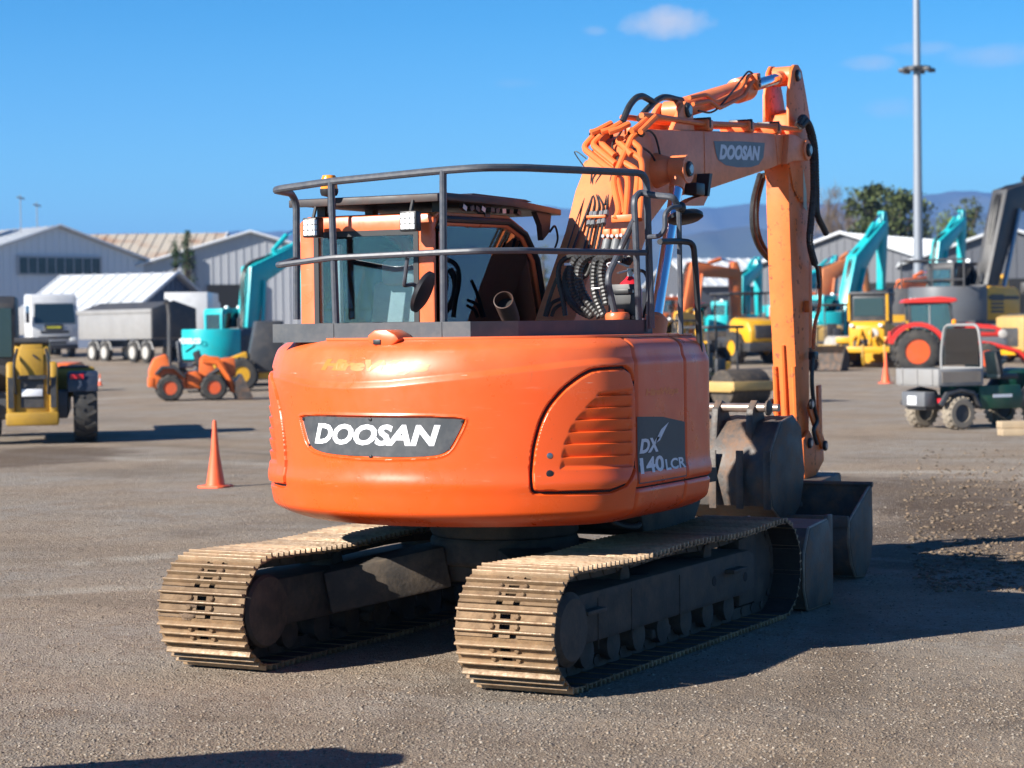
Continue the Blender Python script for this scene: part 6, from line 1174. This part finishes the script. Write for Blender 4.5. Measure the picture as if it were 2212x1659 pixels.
def shed(label, u, d, head, W, Hh, rise, Ln, wall, roof, ribs=True, left=None, name='shed'):
    """gable end at local x = 0 facing -x; ridge runs along +x"""
    p = AT(u, d); t = thing(name, label, 'shed', (p.x, p.y, GZ(p.x, p.y)), HD(head)); wl_ = left or W/2
    MB().prism([(-W/2, 0), (-W/2, Hh), (0, Hh+rise), (wl_, Hh+rise*(1-wl_/(W/2)) if wl_ < W/2 else Hh), (wl_, 0)], 'x', 0, Ln).build('wall', wall, t)
    for s in (-1, 1):
        k = math.hypot(W/2, rise); e = .35; a, b = (0, Hh+rise+.10), (s*(W/2+e), Hh-rise*e/(W/2)+.10)
        pn = max(2, int(Ln/1.0)) if ribs else 1
        rf = MB().prism([a, b, (b[0], b[1]-.07), (a[0], a[1]-.07)], 'x', -.35, Ln+.35).build('roof', roof, t)
        if ribs:
            rb = MB()
            for q in np.arange(-.3, Ln+.3, .9): rb.add([(q, a[0], a[1]), (q+.1, a[0], a[1]), (q+.1, b[0], b[1]), (q, b[0], b[1]), (q, a[0], a[1]+.06), (q+.1, a[0], a[1]+.06), (q+.1, b[0], b[1]+.06), (q, b[0], b[1]+.06)], [(4, 5, 6, 7), (0, 4, 7, 3), (1, 2, 6, 5), (3, 7, 6, 2)])
            rb = rb.build('roof_ribs', roof, rf); rb['kind'] = 'stuff'
    wr = MB()
    for y in np.arange(-W/2+.3, wl_, .6): wr.box(-.04, .0, y, y+.06, .1, Hh+rise*(1-abs(y)/(W/2))-.15)
    wr = wr.build('wall_ribs', wall, t); wr['kind'] = 'stuff'
    MB().tube([(-.38, -W/2-.3, Hh+.05), (-.38, 0, Hh+rise+.12), (-.38, W/2+.3, Hh+.05)], .12, 6).build('barge_board', M_RFW, t)
    return t
sA = shed('large pale blue-grey shed with a strip window high in its gable', 130, 158, 44, 19.0, 5.9, 3.0, 30, clad('blue_grey_cladding', (.62, .66, .70)), M_RFW)
fr = MB().box(-.16, -.10, -3.75, 3.55, 5.30, 6.75).build('window_frame', M_SHW, sA)
for i in range(9): pn = MB().box(-.19, -.13, -3.55+i*.78, -3.55+i*.78+.66, 5.42, 6.6).build('pane', M_WINS, sA)
v = MB(); v.box(4.6, 6.4, 2.2, 4.0, 7.8, 10.0); v.build('roof_vent', M_TWH, sA, .1); MB().box(4.5, 4.58, 2.4, 3.8, 8.5, 9.8).build('vent_louvre', M_DGR, sA)
for y, h in ((1.6, 11.4), (.2, 10.9)):
    an = MB().cyl((2.5, y, 8.3), (2.5, y, h), .035, n=6).build('antenna_mast', M_ALU, sA); MB().bar((2.5, y-.35, h-.3), (2.5, y+.3, h-.2), .04, .12).build('antenna_head', M_ALU, an)
MB().cyl((-.2, 6.6, 0), (-.2, 6.6, 6.9), .16, n=8).build('downpipe', M_TWH, sA)
sB = shed('low shed with bright roof slope and dark navy gable beside the big shed', 378, 140, 68, 9.6, 2.5, 2.3, 8.5, M_NAVY, M_RFW)
MB().box(-2.0, -.05, -4.0, 1.0, 2.2, 2.35).build('porch_roof', M_NAVY, sB); MB().box(-.12, -.04, -3.2, .2, .1, 2.0).build('door', M_OPEN, sB)
sC = shed('wide white shed with dark doorway behind the excavator cab', 545, 165, 12, 17.5, 6.0, 2.6, 26, M_SHW, M_RFW)
MB().box(-.25, -.08, -1.0, 3.4, .0, 4.6).build('doorway', M_OPEN, sC); MB().cyl((-.3, 4.6, 3.0), (-.3, 4.6, 6.9), .25, n=8).build('flue', M_ALU, sC)
sD = shed('long low building with rust-streaked iron roof behind the two white sheds', 488, 192, 90, 15, 7.2, 2.6, 12.5, M_SHW, M_RFR)
sE = shed('grey shed with pale roof at the foot of the green trees', 1822, 150, -32, 13.0, 5.2, 2.1, 20, M_SHG, M_RFW)
MB().box(-.2, -.05, -5.2, -2.0, .1, 3.8).build('doorway', M_OPEN, sE)
sF = shed('grey gabled shed with dark open bay at the right edge', 2175, 145, -8, 14.0, 4.9, 2.4, 20, M_SHG, M_RFW)
MB().box(-.2, -.05, -5.5, 5.8, .1, 3.9).build('open_bay', M_OPEN, sF)
sG = shed('pale shed roof in the gap right of the boom cylinder', 1455, 175, -70, 10, 4.2, 2.2, 18, M_SHG, M_RFW)
# ---- lamp mast
p = AT(1986, 136); t = thing('lamp_mast', 'tall pale lamp mast with a ring of floodlights at the right', 'mast', (p.x, p.y, GZ(p.x, p.y)))
MB().lathe([(.34, 0), (.30, 6), (.24, 17), (.17, 30), (.17, 34)], (0, 0, 0), (0, 0, 1), 16).build('pole', mat('galvanised_pole', (.27, .29, .32), .4, .3, var=.05), t)
zz = ZV(1986, 150, 136)-p.z
MB().lathe([(.35, zz-.12), (.9, zz-.06), (.9, zz+.1), (.35, zz+.16)], (0, 0, 0), (0, 0, 1), 20).build('lamp_ring', M_DGR, t)
for a in np.linspace(0, 6.28, 7)[:6]: MB().cbox((math.cos(a)*.95, math.sin(a)*.95, zz-.12), (.42, .42, .26)).build('floodlight', M_DGR, t, .05)
# ---- trees
def leaf_mat(n, c):
    m = bpy.data.materials.new(n); m.use_nodes = True; N, L = m.node_tree.nodes, m.node_tree.links; b = N['Principled BSDF']; b.inputs['Roughness'].default_value = .7; b.inputs['Specular IOR Level'].default_value = .2
    a = N.new('ShaderNodeAttribute'); a.attribute_name = 'leaf'; v = N.new('ShaderNodeVectorMath'); v.operation = 'MULTIPLY'; v.inputs[0].default_value = c; L.new(a.outputs['Color'], v.inputs[1]); L.new(v.outputs[0], b.inputs['Base Color']); return m
M_LF = leaf_mat('green_leaves', (.085, .105, .035)); M_LF2 = leaf_mat('dark_conifer_leaves', (.035, .065, .022)); M_LF3 = leaf_mat('brown_twigs', (.20, .15, .105)); M_BARK = mat('bark', (.10, .075, .055), .9)
def tree(label, u, d, vtop, wpx, lm, n=2600, kind='round', base=None):
    p = AT(u, d); z0 = GZ(p.x, p.y); H = ZV(u, vtop, d)-z0; W = wpx/FPX*d; t = thing('tree', label, 'tree', (p.x, p.y, z0), rng.uniform(0, 6))
    tk = MB().tube([(0, 0, 0), (.1, .05, H*.3), (0, .1, H*.6), (.05, 0, H*.9)], [H*.035, H*.028, H*.018, H*.006], 7); cl = []
    for k in range(11):
        a = rng.uniform(0, 6.28); h = H*rng.uniform(.35, .8); r = W*.5*rng.uniform(.5, .95)*(1 if kind != 'cone' else (1-h/H)*1.4); e = Vector((math.cos(a)*r, math.sin(a)*r, min(H*.95, h+H*rng.uniform(.05, .2)))); tk.tube([(0, 0, h*.8), e*.5+Vector((0, 0, h*.45)), e], [H*.012, H*.008, H*.003], 5); cl.append(e)
    tk.build('trunk', M_BARK, t)
    C_ = []
    for k in range(46):
        if kind == 'cone': z = rng.uniform(.12, 1)**.8; r = W*.5*(1.08-z)*rng.uniform(.4, 1)
        else: z = rng.uniform(.42, .98); r = W*.5*math.sqrt(max(.02, 1-((z-.68)/.34)**2))*rng.uniform(.25, 1)
        a = rng.uniform(0, 6.28); C_.append((math.cos(a)*r, math.sin(a)*r, z*H, rng.uniform(.6, 1.3)))
    C_ = np.array(C_); i = rng.integers(0, len(C_), n); sg = W*.10; P_ = C_[i, :3]+rng.normal(0, 1, (n, 3))*sg*C_[i, 3:4]*[1, 1, .75]
    s = W*(.042 if kind != 'bare' else .035)*rng.uniform(.6, 1.4, n); u1 = rng.normal(0, 1, (n, 3)); u1 /= np.linalg.norm(u1, axis=1)[:, None]; u2 = np.cross(u1, rng.normal(0, 1, (n, 3))); u2 /= np.linalg.norm(u2, axis=1)[:, None]
    if kind == 'bare': u1[:, 2] = np.abs(u1[:, 2])+.6; u2 *= .12; u1 *= 1.8
    V = np.stack([P_-u1*s[:, None], P_+u2*s[:, None]*.6, P_+u1*s[:, None], P_-u2*s[:, None]*.6], 1).reshape(-1, 3); F = np.arange(n*4).reshape(-1, 4)
    me = bpy.data.meshes.new('crown'); me.from_pydata(V.tolist(), [], F.tolist()); at = me.color_attributes.new('leaf', 'FLOAT_COLOR', 'POINT'); c = rng.uniform(.55, 1.35, (n, 1))*(np.clip(C_[i, 3:4], .7, 1.2)); at.data.foreach_set('color', np.repeat(np.c_[c, c*rng.uniform(.9, 1.1, (n, 1)), c, np.ones((n, 1))], 4, 0).ravel())
    obj('crown', me, lm, t); return t
tree('dense green round tree behind the grey shed, left of the lamp mast', 1884, 205, 402, 112, M_LF, 4200); tree('green tree touching the lamp mast above the grey shed roof', 1948, 212, 410, 118, M_LF, 3600); tree('small green tree between the two grey sheds on the right', 2092, 215, 428, 74, M_LF, 2200)
tree('low bright green shrub beside the small tree between the grey sheds', 2048, 190, 455, 60, leaf_mat('bright_leaves', (.16, .20, .04)), 1500)
tree('bare tan tree right next to the raised arm', 1792, 225, 398, 110, M_LF3, 4200, 'bare'); tree('bare brown tree between the tan tree and the green trees', 1836, 235, 418, 100, M_LF3, 3000, 'bare'); tree('low bushy tree glimpsed between cab guard and boom', 1176, 180, 527, 40, M_LF, 900)
tree('left one of two slim conifers between the pale sheds', 384, 150, 517, 42, M_LF2, 2200, 'cone'); tree('taller right one of two slim conifers between the pale sheds', 410, 150, 503, 52, M_LF2, 2800, 'cone')
# ---- hills far away
M_HILL = mat('hill_forest', (.050, .060, .042), .95, var=.35, scale=.004, dirt=(.14, .12, .075), dirt_amt=.7, dscale=.0028)
def hills(name, d, prof, m, depth=1500):
    us = np.arange(-900, 3200, 12); v = np.interp(us, [q[0] for q in prof], [q[1] for q in prof]); v = v+2.2*np.sin(us*.021+d)+1.4*np.sin(us*.057)+.8*np.sin(us*.13+1); rows = []
    for f in (0, .12, .3, .5, .68, .85, 1.0, 1.02):
        dd = d-depth+depth*f; pr = f if f <= 1 else .9; q = []
        for u, vv in zip(us, v):
            l = (u-1106)/FPX*d; h = max(4, ZV(u, vv, d)); hh = h*(pr**1.3)*(1+.10*math.sin(u*.03+f*9)*(f < .95)*f)
            b = CAM[:2]+FH*dd+RH*l; q.append((b[0], b[1], hh-2 if f == 0 else hh))
        rows.append(q)
    rows.append([(x+FH[0]*900, y+FH[1]*900, -5) for x, y, z in rows[-2]])
    o = grid_obj(name, np.array(rows), m, None, angle=180); tag(o, kind='structure'); return o
hills('hills', 7200, [(-900, 515), (0, 512), (300, 506), (640, 500), (900, 478), (1185, 448), (1330, 455), (1480, 456), (1600, 440), (1780, 442), (1980, 424), (2110, 413), (2212, 420), (3200, 440)], M_HILL, 2200)
hills('foothills', 4200, [(-900, 560), (640, 545), (900, 530), (1185, 505), (1400, 520), (1600, 492), (1800, 505), (2000, 470), (2212, 455), (3200, 470)], M_HILL, 1100)
hz = MB().box(-4000, 14000, -9000, 12000, -30, 560).build('haze', None, None, 0, None)
vm_ = bpy.data.materials.new('haze_air'); vm_.use_nodes = True; N, L = vm_.node_tree.nodes, vm_.node_tree.links; N.remove(N['Principled BSDF']); pv = N.new('ShaderNodeVolumePrincipled'); pv.inputs['Color'].default_value = (.20, .45, 1, 1); pv.inputs['Density'].default_value = 1.35e-4; pv.inputs['Anisotropy'].default_value = .1; L.new(pv.outputs[0], N['Material Output'].inputs['Volume'])
hz.data.materials.append(vm_); tag(hz, 'thin blue air over the yard and hills', 'haze', kind='stuff')

# unseen object of made-up shape, added to cast the shadow at the lower edge
p_ = Vector((-3.72, .10, 0)); hl = thing('shadow_caster', 'unseen stand-in out of frame at lower left, added to cast its shadow', 'shadow caster', p_, R_(20))
MB().prism([(-.5, 0), (.5, 0), (.5, .6), (.2, 1.26), (-.05, 1.28), (-.4, .7)], 'y', -.30, .45).build('body', M_BKT, hl, .05); MB().cyl((.05, -.1, 1.2), (.05, .3, 1.36), .07, n=12).build('caster_knob', M_BKT, hl)
